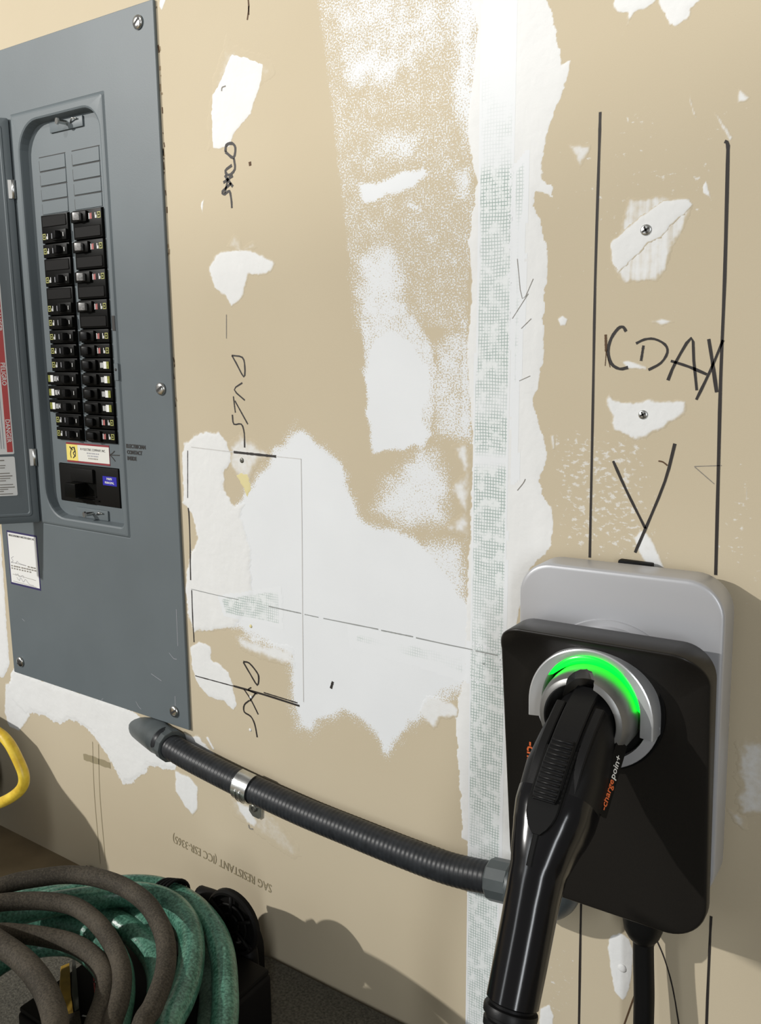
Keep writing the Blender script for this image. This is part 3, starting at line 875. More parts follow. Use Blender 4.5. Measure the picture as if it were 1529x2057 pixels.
OX0, OX1, OZ0, OZ1 = -1091.0, -926.0, -231.0, 298.0
orad = (6, 30, 40, 40)
rings = [ringz(PX0, PX1, PZ0, PZ1, 1.5, 0.6), ringz(PX0, PX1, PZ0, PZ1, 1.5, 3.2), ringz(PX0 + 0.8, PX1 - 0.8, PZ0 + 0.8, PZ1 - 0.8, 1.5, 4.0),
         ringz(-1108.5, -914.5, -246, 312.5, 2.5, 4.0), ringz(-1107.5, -915.5, -245, 311.5, 2.5, 3.7), ringz(-1105, -918, -242.5, 309, 3, 5.6), ringz(-1103, -920, -240.5, 307, 4, 6.1),
         ringz(OX0 - 3, OX1 + 3, OZ0 - 3, OZ1 + 3, [q + 3 for q in orad], 6.1), ringz(OX0 - 0.8, OX1 + 0.8, OZ0 - 0.8, OZ1 + 0.8, [q + 0.8 for q in orad], 5.2),
         ringz(OX0, OX1, OZ0, OZ1, orad, 3.4), ringz(OX0 + 2, OX1 - 1, OZ0 + 2, OZ1 - 2, [max(2, q - 2) for q in orad], DF - 0.5)]
v, f = loft(rings)
cover = sharp(obj('cover', v, f, 'grey', panel), 9)

# dead front with cut-outs for the breaker columns and the main
LX0, LX1, RX0, RX1 = -1067.0, -1009.5, -1000.0, -941.0
TOPZ, PITCHB = 181.0, 18.9
BOTZ = TOPZ - 16 * PITCHB


def slab(name, x0, x1, z0, z1, d, m, parent, th=1.2):
    return box(name, x0, x1, z0, z1, d - th, d, m, parent, 0.2, 1)


def holed_plate(x0, x1, z0, z1, holes, d):
    xs = sorted({x0, x1, *[h[0] for h in holes], *[h[1] for h in holes]})
    zs = sorted({z0, z1, *[h[2] for h in holes], *[h[3] for h in holes]})
    V, Fc, ix = [], [], {}
    for i, x in enumerate(xs):
        for j, z in enumerate(zs):
            ix[i, j] = len(V); V.append(W(x, z, d))
    for i in range(len(xs) - 1):
        for j in range(len(zs) - 1):
            cx, cz = (xs[i] + xs[i + 1]) / 2, (zs[j] + zs[j + 1]) / 2
            if any(h[0] < cx < h[1] and h[2] < cz < h[3] for h in holes): continue
            Fc.append((ix[i, j], ix[i + 1, j], ix[i + 1, j + 1], ix[i, j + 1]))
    for h in holes:
        b = len(V)
        V += [W(h[0], h[2], d), W(h[1], h[2], d), W(h[1], h[3], d), W(h[0], h[3], d), W(h[0], h[2], d - 2), W(h[1], h[2], d - 2), W(h[1], h[3], d - 2), W(h[0], h[3], d - 2)]
        for k in range(4):
            Fc.append((b + k, b + (k + 1) % 4, b + 4 + (k + 1) % 4, b + 4 + k))
    return V, Fc


MAINH = (-1071, -942, -209, -154.5)
v, f = holed_plate(-1100, -918, -238, 304, [(LX0, LX1, BOTZ, TOPZ), (RX0, RX1, BOTZ, TOPZ), MAINH], DF)
obj('dead_front', v, f, 'grey_in', panel, False)
# enclosure behind it
v, f = loft([ringz(-1195, -838, -478, 378, 1, -1.0, 2), ringz(-1195, -838, -478, 378, 1, -90, 2)], False, True)
obj('enclosure', v, f, 'box', panel, False)

# unused spaces: four knock-out tabs above each column
for side, (x0, x1) in enumerate(((LX0 + 1, LX1 - 1), (RX0 + 3, RX1 - 1))):
    for k in range(4):
        zt = TOPZ + (4 - k) * 18.4
        t = box('knockout_tab', x0 + 0.6, x1 - 0.6, zt - 17.6, zt - 0.7, DF - 0.5, DF + 0.9, 'grey_in', panel, 0.4, 1)
        edge = x0 if side == 0 else x0
        box('score_groove', x0 - 0.2, x1 + 0.2, zt - 0.5, zt + 0.5, DF - 0.3, DF + 0.25, 'box', t, 0, 1)
        box('score_groove', edge - 0.6, edge + 0.3, zt - 17.6, zt - 4, DF - 0.3, DF + 0.25, 'box', t, 0, 1)


# breakers: every one its own part, with toggle, tag and rating print as sub-parts
def breaker(side, slot, poles, style):
    """side 0 = left column (toggle towards the centre), 1 = right column"""
    x0, x1 = (LX0, LX1) if side == 0 else (RX0, RX1)
    s = 1 if side == 0 else -1                     # direction from the outer end to the centre
    outer, inner = (x0, x1) if side == 0 else (x1, x0)
    zt = TOPZ - slot * PITCHB
    zb = zt - poles * PITCHB
    if style == 'test' and side == 0:
        outer -= 12
    xa, xb = min(outer, inner), max(outer, inner)
    body = box('breaker', xa + 0.6, xb - 0.6, zb + 0.7, zt - 0.7, -24, DF + 4.0, 'bk_breaker', panel, 1.2, 2)
    # the pole that carries the toggle: the upper one on the right, the lower one on the left
    if poles == 2:
        zt2, zb2 = (zt, zt - PITCHB) if side == 1 else (zb + PITCHB, zb)
        zo = zb + PITCHB / 2 if side == 1 else zt - PITCHB / 2
        box('blank_pole', xa + 4, xb - 3, zo - 7.0, zo + 7.0, DF + 2.5, DF + 5.0, 'mach2', body, 0.8, 1)
    else:
        zt2, zb2 = zt, zb
    zc = (zt2 + zb2) / 2

    def at(u, dz=0.0):                             # u mm from the outer end towards the centre
        return outer + s * u, zc + dz

    wtop = 6.2
    L_ = abs(inner - outer)
    # raised nose with the toggle well
    xn0, xn1 = at(L_ * 0.46)[0], at(L_ - 1.2)[0]
    box('breaker_nose', min(xn0, xn1), max(xn0, xn1), zc - wtop - 0.6, zc + wtop + 0.6, DF + 3.4, DF + 7.5, 'bk_breaker', body, 1.0, 2)
    # toggle
    xt = at(L_ * 0.70 if side == 0 else L_ * 0.72)[0]
    me = box_data(xt - 5.2, xt + 5.2, zc - 5.0, zc + 5.0, DF + 5, DF + 13.5, 1.3, 2)
    c = W(xt, zc, DF + 5)
    bmesh.ops.transform(me, matrix=Matrix.Translation(c) @ Matrix.Rotation(math.radians(-16 * s), 4, 'Z') @ Matrix.Translation(-c), verts=me.verts)
    md = bpy.data.meshes.new('toggle'); me.to_mesh(md); me.free()
    sharp(link('toggle', md, 'tog_grey' if style == 'worn' else 'bk_toggle', body), 40)
    top = DF + 4.05

    def flat(name, u0, u1, dz0, dz1, m, d=top):
        a, b = at(u0)[0], at(u1)[0]
        return box(name, min(a, b), max(a, b), zc + dz0, zc + dz1, d - 0.3, d + 0.12, m, body, 0, 1)

    if style == 'test':
        flat('test_button', 3.5, 8.5, -4.6, 4.6, 'tag_dark', top + 0.6)
        flat('maker_dot', 5.3, 6.9, -1.0, 1.0, 'tag', top + 0.75)
        flat('white_tag', 8.5, 14.5, -4.6, 4.6, 'white_lab', top + 0.5)
        for k in range(3): flat('fine_print', 16 + k * 2.2, 17.1 + k * 2.2, -3.6, 3.2, 'white_txt')
    else:
        flat('maker_tag', 2.2, 8.6, -3.8, 3.8, 'tag')
        flat('maker_mark', 3.3, 7.5, -2.6, 2.6, 'bk_breaker', top + 0.1)
        flat('maker_dot', 4.5, 6.3, -1.1, 1.1, 'tag', top + 0.2)
        flat('fine_print', 10.0, 11.4, -3.5, 0.2, 'white_txt')
        flat('fine_print', 12.0, 13.2, -3.5, 3.4, 'white_txt')
        if side == 1:
            flat('warning_print', 21.5, 23.0, -3.8, 3.0, 'pink_txt')
            flat('warning_print', 24.0, 25.8, -3.8, 3.6, 'white_txt')
            flat('warning_print', 19.6, 20.8, -3.8, 3.6, 'pink_txt')
    if side == 0:
        flat('rating_print', 21.0, 22.2, -3.4, 3.4, 'scrib')
        flat('rating_print', 24.0, 25.6, -3.0, 3.4, 'scrib')
        flat('on_off_print', 50.0 if style != 'test' else 61, 50.9 if style != 'test' else 61.9, -2.6, 2.6, 'white_txt', DF + 7.55)
        flat('on_off_print', 28.0, 29.6, -1.6, 1.6, 'white_txt', DF + 7.55)
    return body


for slot, poles, st in ((0, 2, ''), (2, 1, ''), (3, 2, ''), (5, 2, ''), *[(k, 1, 'test' if k in (11, 12, 13) else '') for k in range(7, 16)]):
    breaker(0, slot, poles, st)
for slot, poles, st in ((0, 2, 'worn'), (2, 2, 'worn'), (4, 2, 'worn'), (6, 2, 'worn'), *[(k, 1, 'test' if k in (10, 11, 12, 13) else '') for k in range(8, 16)]):
    breaker(1, slot, poles, st)

# main breaker
mb = box('main_breaker', MAINH[0] + 0.8, MAINH[1] - 0.8, MAINH[2] + 0.8, MAINH[3] - 0.8, -30, DF + 2.0, 'mach2', panel, 1.0, 2)
box('toggle_well', -1042, -990, -199, -160, DF + 1.6, DF + 2.3, 'bk_breaker', mb, 0.3, 1)
box('toggle_well_edge', -1044, -984, -203.0, -201.6, DF + 1.6, DF + 4.5, 'mach2', mb, 0.4, 1)
box('toggle_well_edge', -1030, -990, -197.5, -196.3, DF + 1.6, DF + 3.6, 'mach2', mb, 0.4, 1)
box('cover_block', -1040, -992, -178, -159, DF + 2, DF + 6, 'mach2', mb, 1.0, 2)
tg = box('main_toggle', -1034, -1010, -198, -178, DF + 2, DF + 22, 'bk_breaker', mb, 1.5, 2)
bl = box('blue_label', -975, -946.5, -179, -166.5, DF + 1.8, DF + 2.35, 'blue_lab', mb, 0.0, 1)
text('lettering', 'MAIN', 4.4, W(-961, -171.2, DF + 2.35), UX, UZ, 'white_lab', bl, 'CENTER', bold=0.1)
text('lettering', 'PRINCIPAL', 4.0, W(-961, -176.4, DF + 2.35), UX, UZ, 'white_lab', bl, 'CENTER', bold=0.1)

# contractor's sticker between the columns and the main
st = box('contractor_sticker', -1052, -960, -152, -124.5, DF, DF + 0.5, 'dred_lab', panel, 0, 1)
st['label'] = 'white and yellow contractor sticker with dark red borders'
wl = box('white_field', -1051.6, -960.4, -149.6, -127, DF + 0.3, DF + 0.7, 'cream_lab', st, 0, 1)
box('yellow_field', -1051.6, -1027, -149.6, -127, DF + 0.5, DF + 0.8, 'yellow_lab', st, 0, 1)
text('lettering', 'R V ELECTRIC COMPANY, INC.', 4.6, W(-994, -134, DF + 0.72), UX, UZ, 'ink', st, 'CENTER', squeeze=0.84)
for k, (wd_, mk) in enumerate(((27, 'scrib'), (24, 'scrib'), (21, 'ink_soft'))):
    n_ = 7
    for i in range(n_):
        xa = -994 - wd_ / 2 + wd_ * i / n_
        box('fine_print', xa, xa + wd_ / n_ * (0.55 + 0.3 * random.random()), -138.4 - k * 3.6, -136.6 - k * 3.6, DF + 0.5, DF + 0.78, mk, st, 0, 1)
scr = [[(-1044, -130), (-1041, -134), (-1043, -140), (-1042, -146)], [(-1041, -133), (-1036, -131), (-1033, -136), (-1037, -139), (-1034, -143), (-1038, -146)], [(-1044, -131), (-1037, -135)], [(-1034, -130), (-1032, -138), (-1033, -144)]]
v, f = join_data([ribbon_data([W(p[0], p[1], DF + 0.95) for p in spline([(x, z, 0) for x, z in s_], 4)], 0.0016, UY) for s_ in scr])
obj('ink_scribble', v, f, 'ink', st, False)


def on_cover(name, strokes, w, m, parent, d):
    v, f = join_data([ribbon_data([W(p[0], p[1], d) for p in (spline([(x, z, 0) for x, z in s_], 4) if len(s_) > 2 else [Vector((*s_[0], 0)), Vector((*s_[1], 0))])], w / 1000, UY) for s_ in strokes])
    return obj(name, v, f, m, parent, False)


on_cover('marker_arrow', [[(-958, -137), (-946, -136.6), (-928, -136)], [(-949, -131), (-954, -134.5), (-958.5, -137), (-954, -140.5), (-949, -145)]], 1.1, 'ink', panel, DF + 0.6)
nt_ = text('marker_note', 'ELECTRICIAN', 7.0, W(-913, -123.5, 4.2), UX, UZ, 'ink', panel, squeeze=0.88, bold=0.25)
nt_['label'] = 'black handwritten note on the grey cover'
text('marker_note', 'CONTACT', 7.0, W(-912, -131.5, 4.2), UX, UZ, 'ink', panel, squeeze=0.85, bold=0.25)
text('marker_note', 'INSIDE', 7.0, W(-912, -139.5, 4.2), UX, UZ, 'ink', panel, squeeze=0.85, bold=0.25)

# catches with studs, top and bottom
for z0, z1, sz, dd in ((281, 294, 289, 8), (-229, -215, -221, 8)):
    c = box('catch_tab', -1036, -969, z0, z1, DF, DF + 2.4, 'grey_in', panel, 1.0, 2)
    p0, p1 = W(-1000, sz, DF), W(-1003, sz, dd + 2)
    v, f = frame_tube([p0, p0.lerp(p1, 0.8), p0.lerp(p1, 0.85), p1], [0.0028, 0.0028, 0.0042, 0.004], 14)
    sharp(obj('stud', v, f, 'steel', c), 40)
    v, f = frame_tube([W(-992, sz - 1, DF + 3), W(-985, sz + 3, DF + 6), W(-978, sz + 2, DF + 4)], 0.001, 8)
    obj('spring_wire', v, f, 'steel', c)
# latch slots at the edge of the opening
sl = box('latch_slot', -923.5, -918.5, 26, 45, 5.6, 6.3, 'box', panel, 0, 1)
sl = box('latch_boss', -925, -916.5, -37, -15, 5.4, 7.0, 'grey', panel, 0.6, 1)
c = W(-921, -23, 7.0)
v, f = lathe([(0.0018, 0), (0.0018, 0.0004), (0.0002, 0.0004)], c, UX, UZ, UY, 12)
obj('latch_hole', v, f, 'box', sl)

# cover screws
for px, py in ((278, 45), (324, 781), (351, 1429), (42, 1329)):
    screw_head('cover_screw', px, py, 8.0, 4.0, 'steel', panel, 'slot', 3.6)
# scuffs
on_cover('scuff_mark', [[(-834, -330), (-834.5, -380)], [(-852, -393), (-844, -399), (-838, -399)], [(-845, -452), (-845.5, -466)], [(-1178, -402), (-1172, -405)], [(-925, -478), (-920, -484), (-915, -487)], [(-996, -490), (-1000, -493)], [(-890, -430), (-870, -436)]], 0.7, 'scrib', panel, 4.15)

# inspection certificate
il = box('inspection_sticker', -1199, -1124, -349.5, -265.5, 4, 4.3, 'navy', panel, 0, 1)
il['label'] = 'white inspection certificate with navy border'
box('white_field', -1196.8, -1126.2, -346.4, -268.2, 4.1, 4.45, 'white_lab', il, 0, 1)
text('lettering', 'MIDDLE DEPARTMENT INSPECTION AGENCY, INC.', 4.0, W(-1161.5, -273.5, 4.45), UX, UZ, 'ink', il, 'CENTER', squeeze=0.70, bold=0.08)
for k, (x0, x1) in enumerate(((-1152, -1130), (-1194, -1130), (-1194, -1142))):
    n_ = int((x1 - x0) / 6)
    for i in range(n_):
        xa = x0 + (x1 - x0) * i / n_
        box('fine_print', xa, xa + (x1 - x0) / n_ * (0.6 + 0.3 * random.random()), -317.2 - k * 3.8, -315.2 - k * 3.8, 4.2, 4.55, 'ink_soft', il, 0, 1)
on_cover('signature', [[(-1186, -305), (-1192, -308), (-1188, -312), (-1194, -315), (-1180, -314), (-1178, -311), (-1172, -314), (-1155, -315)], [(-1184, -331), (-1184, -334), (-1178, -331), (-1176, -335), (-1166, -332), (-1164, -336)],
                       [(-1182, -337), (-1176, -341), (-1172, -336), (-1166, -342), (-1160, -337), (-1152, -343), (-1140, -344)]], 0.7, 'scrib', il, 4.6)
on_cover('ruled_line', [[(-1192, -333), (-1134, -335)], [(-1192, -344), (-1134, -345.5)], [(-1194, -314.5), (-1156, -315.5)]], 0.6, 'ink_soft', il, 4.58)

# the door: hinged at the opening's edge, swung out towards the room
HX, HZ0, HZ1, HD = -1109.0, -243.0, 308.0, 7.0
ANG = math.radians(50)
du = Vector((-math.cos(ANG), -math.sin(ANG), 0))          # away from the hinge
dn = Vector((math.sin(ANG), -math.cos(ANG), 0))           # face seen from the room
hinge = W(HX, 0, HD)


def dpt(s, z, n=0.0):
    p = hinge + du * (s / 1000) + dn * (n / 1000)
    p.z = (z - FLOOR) / 1000
    return p


def dring(s0, s1, z0, z1, r, n, k=4):
    return [dpt(-x, z, n) for x, z in rr(-s1, -s0, z0, z1, r, k)]


DW = 192.0
rings = [dring(0.5, DW - 0.5, HZ0 + 0.5, HZ1 - 0.5, 2, -9), dring(0, DW, HZ0, HZ1, 2.5, -8), dring(0, DW, HZ0, HZ1, 2.5, 0), dring(1, DW - 1, HZ0 + 1, HZ1 - 1, 2.5, 0.8), dring(8.5, DW - 8.5, HZ0 + 9.5, HZ1 - 9.5, 4, 0.8),
         dring(9.6, DW - 9.6, HZ0 + 10.6, HZ1 - 10.6, 4, 2.2), dring(12, DW - 12, HZ0 + 13, HZ1 - 13, 4, 2.2), dring(13.2, DW - 13.2, HZ0 + 14.2, HZ1 - 14.2, 4, 1.0)]
v, f = loft(rings, True, True)
door = sharp(obj('door', v, f, 'grey', panel), 35)
for zc in (217, -148):
    v, f = frame_tube([dpt(-0.5, zc - 12, 1.5), dpt(-0.5, zc + 12, 1.5)], 0.0030, 10)
    h_ = obj('hinge', v, f, 'galv', panel)
    q = [dpt(0, zc - 12, 1.2), dpt(6.5, zc - 12, 1.4), dpt(6.5, zc + 12, 1.4), dpt(0, zc + 12, 1.2)]
    obj('hinge_leaf', q + [p + dn * 0.001 for p in q], [(0, 1, 2, 3), (7, 6, 5, 4), (0, 4, 5, 1), (1, 5, 6, 2), (2, 6, 7, 3), (3, 7, 4, 0)], 'white_lab', h_, False)


def dlabel(name, s0, s1, z0, z1, n, m, parent, r=2.0, th=0.25):
    v, f = loft([dring(s0, s1, z0, z1, r, n), dring(s0, s1, z0, z1, r, n + th)], True, True)
    return sharp(obj(name, v, f, m, parent), 30)


def door_st(px, py):
    """measured point on the door's face -> (s, z)"""
    o = Vector((0, -DIST / 1000, -FLOOR / 1000))
    r_ = ray(px, py); dv = Vector((r_[0], r_[1], r_[2]))
    p0 = dpt(0, 0, 1.0)
    t = (p0 - o).dot(dn) / dv.dot(dn)
    p = o + dv * t
    return (p - hinge).dot(du) * 1000, p.z * 1000 + FLOOR


s0, zb_ = door_st(29, 912)
s0b, zt_ = door_st(0, 570)
sA = (s0 + s0b) / 2
dl = dlabel('danger_label', sA, sA + 90, zb_, zb_ + 330, 1.0, 'white_lab', door)
dl['label'] = 'white safety label with a red warning strip'
rs = dlabel('red_strip', sA + 1.6, sA + 9.2, zb_ + 3, zb_ + 324, 1.25, 'red_lab', dl, 0.3)
for word, py in (('PELIGRO', 728), ('DANGER', 842), ('DANGER', 616)):
    z_ = door_st(10, py)[1]
    text('lettering', word, 8.2, dpt(sA + 7.9, z_, 1.6), -UZ, -du, 'white_lab', dl, squeeze=1.0, bold=0.12)
for k in range(5):
    for blk in ((zb_ + 8, zb_ + 96), (zb_ + 112, zb_ + 215), (zb_ + 228, zb_ + 318)):
        dlabel('fine_print', sA + 12.5 + k * 3.4, sA + 13.5 + k * 3.4, blk[0], blk[1] - random.uniform(0, 40), 1.25, 'scrib', dl, 0.1, 0.12)
s1, zt2_ = door_st(28, 917)
s2, zb2_ = door_st(37, 995)
sB = (s1 + s2) / 2
d2 = dlabel('instruction_label', sB, sB + 90, zb2_, zt2_, 1.0, 'white_lab', door)
for k, (fr, ln, fat) in enumerate(((0.09, 14, 1.6), (0.22, 13, 1.2), (0.28, 14, 1.2), (0.42, 8, 1.2), (0.49, 5, 1.4), (0.55, 8, 1.2), (0.61, 14, 1.2), (0.71, 5, 1.2), (0.78, 3, 1.4), (0.83, 12, 1.2), (0.88, 18, 1.2), (0.95, 6, 1.2))):
    z_ = zt2_ + (zb2_ - zt2_) * fr
    dlabel('fine_print', sB + ln, sB + 80, z_ - fat / 2, z_ + fat / 2, 1.25, 'ink_soft', d2, 0.1, 0.12)

# ------------------------------------------------------------------ conduit run
cpx = [(322, 1483), (345, 1500), (380, 1521), (430, 1547), (495, 1579), (600, 1627), (700, 1668), (800, 1708), (900, 1744), (990, 1765)]
CD = 22.0
cpts = [A(x, y, CD) for x, y in cpx]
fine = spline(cpts, 40)
# resample evenly: two samples per rib
seglen = [0]
for a_, b_ in zip(fine, fine[1:]): seglen.append(seglen[-1] + (b_ - a_).length)
total = seglen[-1]
PITCH_R = 0.0056
ns = int(total / PITCH_R * 5)
path, rad = [], []
j = 0
for i in range(ns + 1):
    t = total * i / ns
    while j < len(seglen) - 2 and seglen[j + 1] < t: j += 1
    k = (t - seglen[j]) / max(1e-9, seglen[j + 1] - seglen[j])
    path.append(fine[j].lerp(fine[j + 1], k))
    rad.append(0.0167 + 0.00016 * math.cos(2 * math.pi * t / PITCH_R))
conduit = thing('flexible_conduit', 'dark grey ribbed flexible conduit sloping from panel to charger', 'conduit', cpts[4] - Vector((0, 0, 0.02)))
v, f = frame_tube(path, rad, 22)
obj('ribbed_tube', v, f, 'conduit', conduit)

el = spline([A(268, 1440, -42), A(282, 1452, -25), A(296, 1463, -10), A(312, 1475, 5), A(330, 1488, 16), A(347, 1500, 21.5)], 6)
n = len(el)
rr_ = [0.0205 + (0.0010 if 0.28 * n < i < 0.72 * n else 0.0) for i in range(n)]
rr_[-1] = 0.0200
v, f = frame_tube(el, rr_, 24)
o = sharp(obj('elbow_fitting', v, f, 'fitting', conduit), 30)
a_, b_ = el[-4], el[-1]
v, f = frame_tube([a_, a_.lerp(b_, 0.05), a_.lerp(b_, 0.95), b_], [0.0205, 0.0218, 0.0218, 0.0205], 12)
sharp(obj('compression_nut', v, f, 'fitting', conduit), 20)
# charger-side connector: nut, then an elbow turning up into the housing
e0 = cpts[-1]
dirx = (cpts[-1] - cpts[-2]).normalized()
nut = [e0 - dirx * 0.002, e0, e0 + dirx * 0.022, e0 + dirx * 0.024]
v, f = frame_tube(nut, [0.0195, 0.0212, 0.0212, 0.02], 12)
sharp(obj('compression_nut', v, f, 'fitting', conduit), 20)
el2 = spline([e0 + dirx * 0.022, W(-330, -533, 24), W(-306, -531, 26), W(-292, -520, 28), W(-288, -500, 29), W(-288, -462, 29)], 7)
v, f = frame_tube(el2, [0.0205] * 7 + [0.0228] * (len(el2) - 7), 24)
sharp(obj('elbow_fitting', v, f, 'fitting', conduit), 30)

# strap
clamp = thing('pipe_strap', 'galvanised steel strap holding the dark conduit to the wall', 'pipe strap', A(505, 1620, 0))
ci = min(range(len(path)), key=lambda i: (path[i] - A(497, 1579, CD)).length)
cc = path[ci]; ct = (path[min(ci + 8, len(path) - 1)] - path[ci - 8]).normalized()
cu = (UZ - ct * UZ.dot(ct)).normalized()
cw = UY
sect = []
for r_ in (0.0174, 0.0190):
    pr = [cc - cu * 0.0 - cw * 0.0205 + cu * (r_ + 0.004)]
    pr = []
    for k in range(25):
        a_ = math.radians(-100 + 200 * k / 24)
        pr.append(cc + cw * (math.cos(a_) * r_) + cu * (math.sin(a_) * r_))
    sect.append(pr)
loop = sect[0] + sect[1][::-1]
wv = [0.0115, 0.0105, -0.0105, -0.0115]
rings = []
for sgn, sh in ((0.0115, 0.0004), (0.0105, 0), (-0.0105, 0), (-0.0115, 0.0004)):
    rings.append([p + ct * sgn for p in loop])
v, f = loft(rings, True, True)
sharp(obj('strap_band', v, f, 'galv', clamp), 40)
v, f = frame_tube([cc + ct * 0.0035 + cw * 0.0192 * math.cos(a_) + cu * 0.0192 * math.sin(a_) for a_ in [math.radians(-60 + 10 * k) for k in range(8)]], 0.0012, 8)
obj('pressed_rib', v, f, 'galv', clamp)
v, f = frame_tube([cc - ct * 0.0035 + cw * 0.0192 * math.cos(a_) + cu * 0.0192 * math.sin(a_) for a_ in [math.radians(-60 + 10 * k) for k in range(8)]], 0.0012, 8)
obj('pressed_rib', v, f, 'galv', clamp)
base_c = A(516, 1622, 0)
ft = [base_c + ct * s_ + cu * t_ for s_, t_ in ((-0.0105, 0.014), (0.0105, 0.014), (0.0105, -0.008), (0.006, -0.0125), (-0.004, -0.0125), (-0.0105, -0.007))]
v, f = loft([[p + UY * 0.0012 for p in ft][::-1], [p + UY * 0.0030 for p in ft][::-1]], True, True)
foot = sharp(obj('foot_plate', v, f, 'galv', clamp), 30)
low = cc - cu * 0.0188
web = [(low + ct * 0.0105, base_c + cu * 0.0135 + ct * 0.0105 + UY * 0.003), (low - ct * 0.0105, base_c + cu * 0.0135 - ct * 0.0105 + UY * 0.003)]
q = [web[0][0], web[0][1], web[1][1], web[1][0]]
v, f = loft([q, [p - cu * 0.0016 for p in q]], True, True)
sharp(obj('strap_leg', v, f, 'galv', clamp), 30)
c = base_c - ct * 0.002 + UY * 0.0030
v, f = lathe([(0.0052, 0), (0.0050, 0.0022), (0.004, 0.003), (0.0022, 0.003), (0.002, 0.0018), (0.0002, 0.0018)], c, UX, UZ, UY, 16)
sharp(obj('foot_screw', v, f, 'oldsteel', clamp), 30)

# ------------------------------------------------------------------ EV charger
TILT = math.radians(1.3)
C0 = W(-236.7, -329, 0)
cu_, cv_, cw_ = Vector((math.cos(TILT), 0, math.sin(TILT))), Vector((-math.sin(TILT), 0, math.cos(TILT))), UY


def K(u, v_, w):
    return C0 + cu_ * (u / 1000) + cv_ * (v_ / 1000) + cw_ * (w / 1000)


charger = thing('ev_charger', 'wall charger with silver housing, black curved face and green light arc', 'charger', K(0, -142, 0))


def kring(u0, u1, v0, v1, r, w, n=10):
    wf = w if callable(w) else (lambda a, b: w)
    return [K(a, b, wf(a, b)) for a, b in rr(u0, u1, v0, v1, r, n)]


box('mounting_bracket', -310, -165, -460, -200, 0.5, 13, 'black_matte', charger, 2, 2)
x0, z0 = M(1243, 1131, 9); x1, z1 = M(1311, 1138, 9)
box('bracket_tab', x0, x1, z1 - 12, max(z0, z1) + 2.5, 3, 12, 'black_matte', charger, 1.5, 2)
R_ = 31
rings = [kring(-86, 86, -138, 138, R_ - 4, 12), kring(-89, 89, -141, 141, R_ - 1, 13), kring(-90.3, 90.3, -142, 142, R_, 16), kring(-90.3, 90.3, -142, 142, R_, 43.2),
         kring(-90.0, 90.0, -141.7, 141.7, R_ - 0.3, 44.8), kring(-89.1, 89.1, -140.8, 140.8, R_ - 1.2, 46.2), kring(-87.8, 87.8, -139.5, 139.5, R_ - 2.4, 46.9), kring(-86, 86, -137.7, 137.7, R_ - 4, 47.1)]
v, f = loft(rings, True, True)
sharp(obj('silver_housing', v, f, 'silver', charger), 50)
# round boss carrying the face
HU, HV = -3.0, 33.0
hc = K(HU, HV, 0)
v, f = lathe([(0.0655, 0.0468), (0.0655, 0.0484), (0.0650, 0.0492), (0.060, 0.0494), (0.060, 0.0700), (0.0002, 0.07)], hc, cu_, cv_, cw_, 72, False, False)
sharp(obj('round_boss', v, f, 'silver', charger), 30)

SH_T, SH_B, SH_W = 96.0, -167.0, 90.0


def face_w(v_):
    s_ = SH_T - v_
    xs = [0, 4, 9, 15, 22, 30, 40, 55, 75, 130, 263]; ys = [103.5, 101.2, 97.0, 92.0, 87.3, 83.6, 80.6, 78.0, 76.3, 72.2, 66.5]
    return float(np.interp(s_, xs, ys))


def back_w(v_):
    return 54.5 + (v_ - SH_B) / (SH_T - SH_B) * 10.5


FR = (36, 27, 27, 36)
rg = []
for off, wf in ((4, lambda a, b: back_w(b)), (1, lambda a, b: back_w(b) + 0.6), (0, lambda a, b: back_w(b) + 2.2), (0, lambda a, b: face_w(b) - 2.4), (0.5, lambda a, b: face_w(b) - 1.0), (1.6, lambda a, b: face_w(b) - 0.15), (3.0, lambda a, b: face_w(b))):
    rg.append(kring(-SH_W + off, SH_W - off, SH_B + off, SH_T - off, [q - off for q in FR], wf, 12))
inner = rr(-SH_W + 3, SH_W - 3, SH_B + 3, SH_T - 3, [q - 3 for q in FR], 12)
ccx, ccv = 0.0, (SH_T + SH_B) / 2 + 30
for t in [0.965, 0.93, 0.89, 0.85, 0.8, 0.74, 0.66, 0.58, 0.5, 0.42, 0.34, 0.26, 0.18, 0.1, 0.03]:
    rg.append([K(ccx + (a - ccx) * t, ccv + (b - ccv) * t, face_w(ccv + (b - ccv) * t)) for a, b in inner])
v, f = loft(rg, True, True)
sharp(obj('black_face', v, f, 'black_face', charger), 60)

# holster
HW = face_w(HV)
v, f = lathe([(0.0575, (HW - 6) / 1000), (0.0575, (HW + 2.0) / 1000), (0.0565, (HW + 3.0) / 1000), (0.0555, (HW + 2.4) / 1000), (0.0002, (HW + 2.4) / 1000)], hc, cu_, cv_, cw_, 72)
sharp(obj('holster_base', v, f, 'black_matte', charger), 30)


def polar(r, a, w):
    return K(HU + r * math.cos(a), HV + r * math.sin(a), w)


# brushed horseshoe arch: half ring with two straight legs
LEG = 14.0
prof = [(42.0, HW + 2), (42.0, 95.5), (42.7, 96.6), (52.6, 99.2), (53.6, 98.6), (54.2, 97.0), (54.2, HW + 2)]


def arch_in(a_):
    return 5.2 * max(0.0, math.sin(a_)) ** 1.6


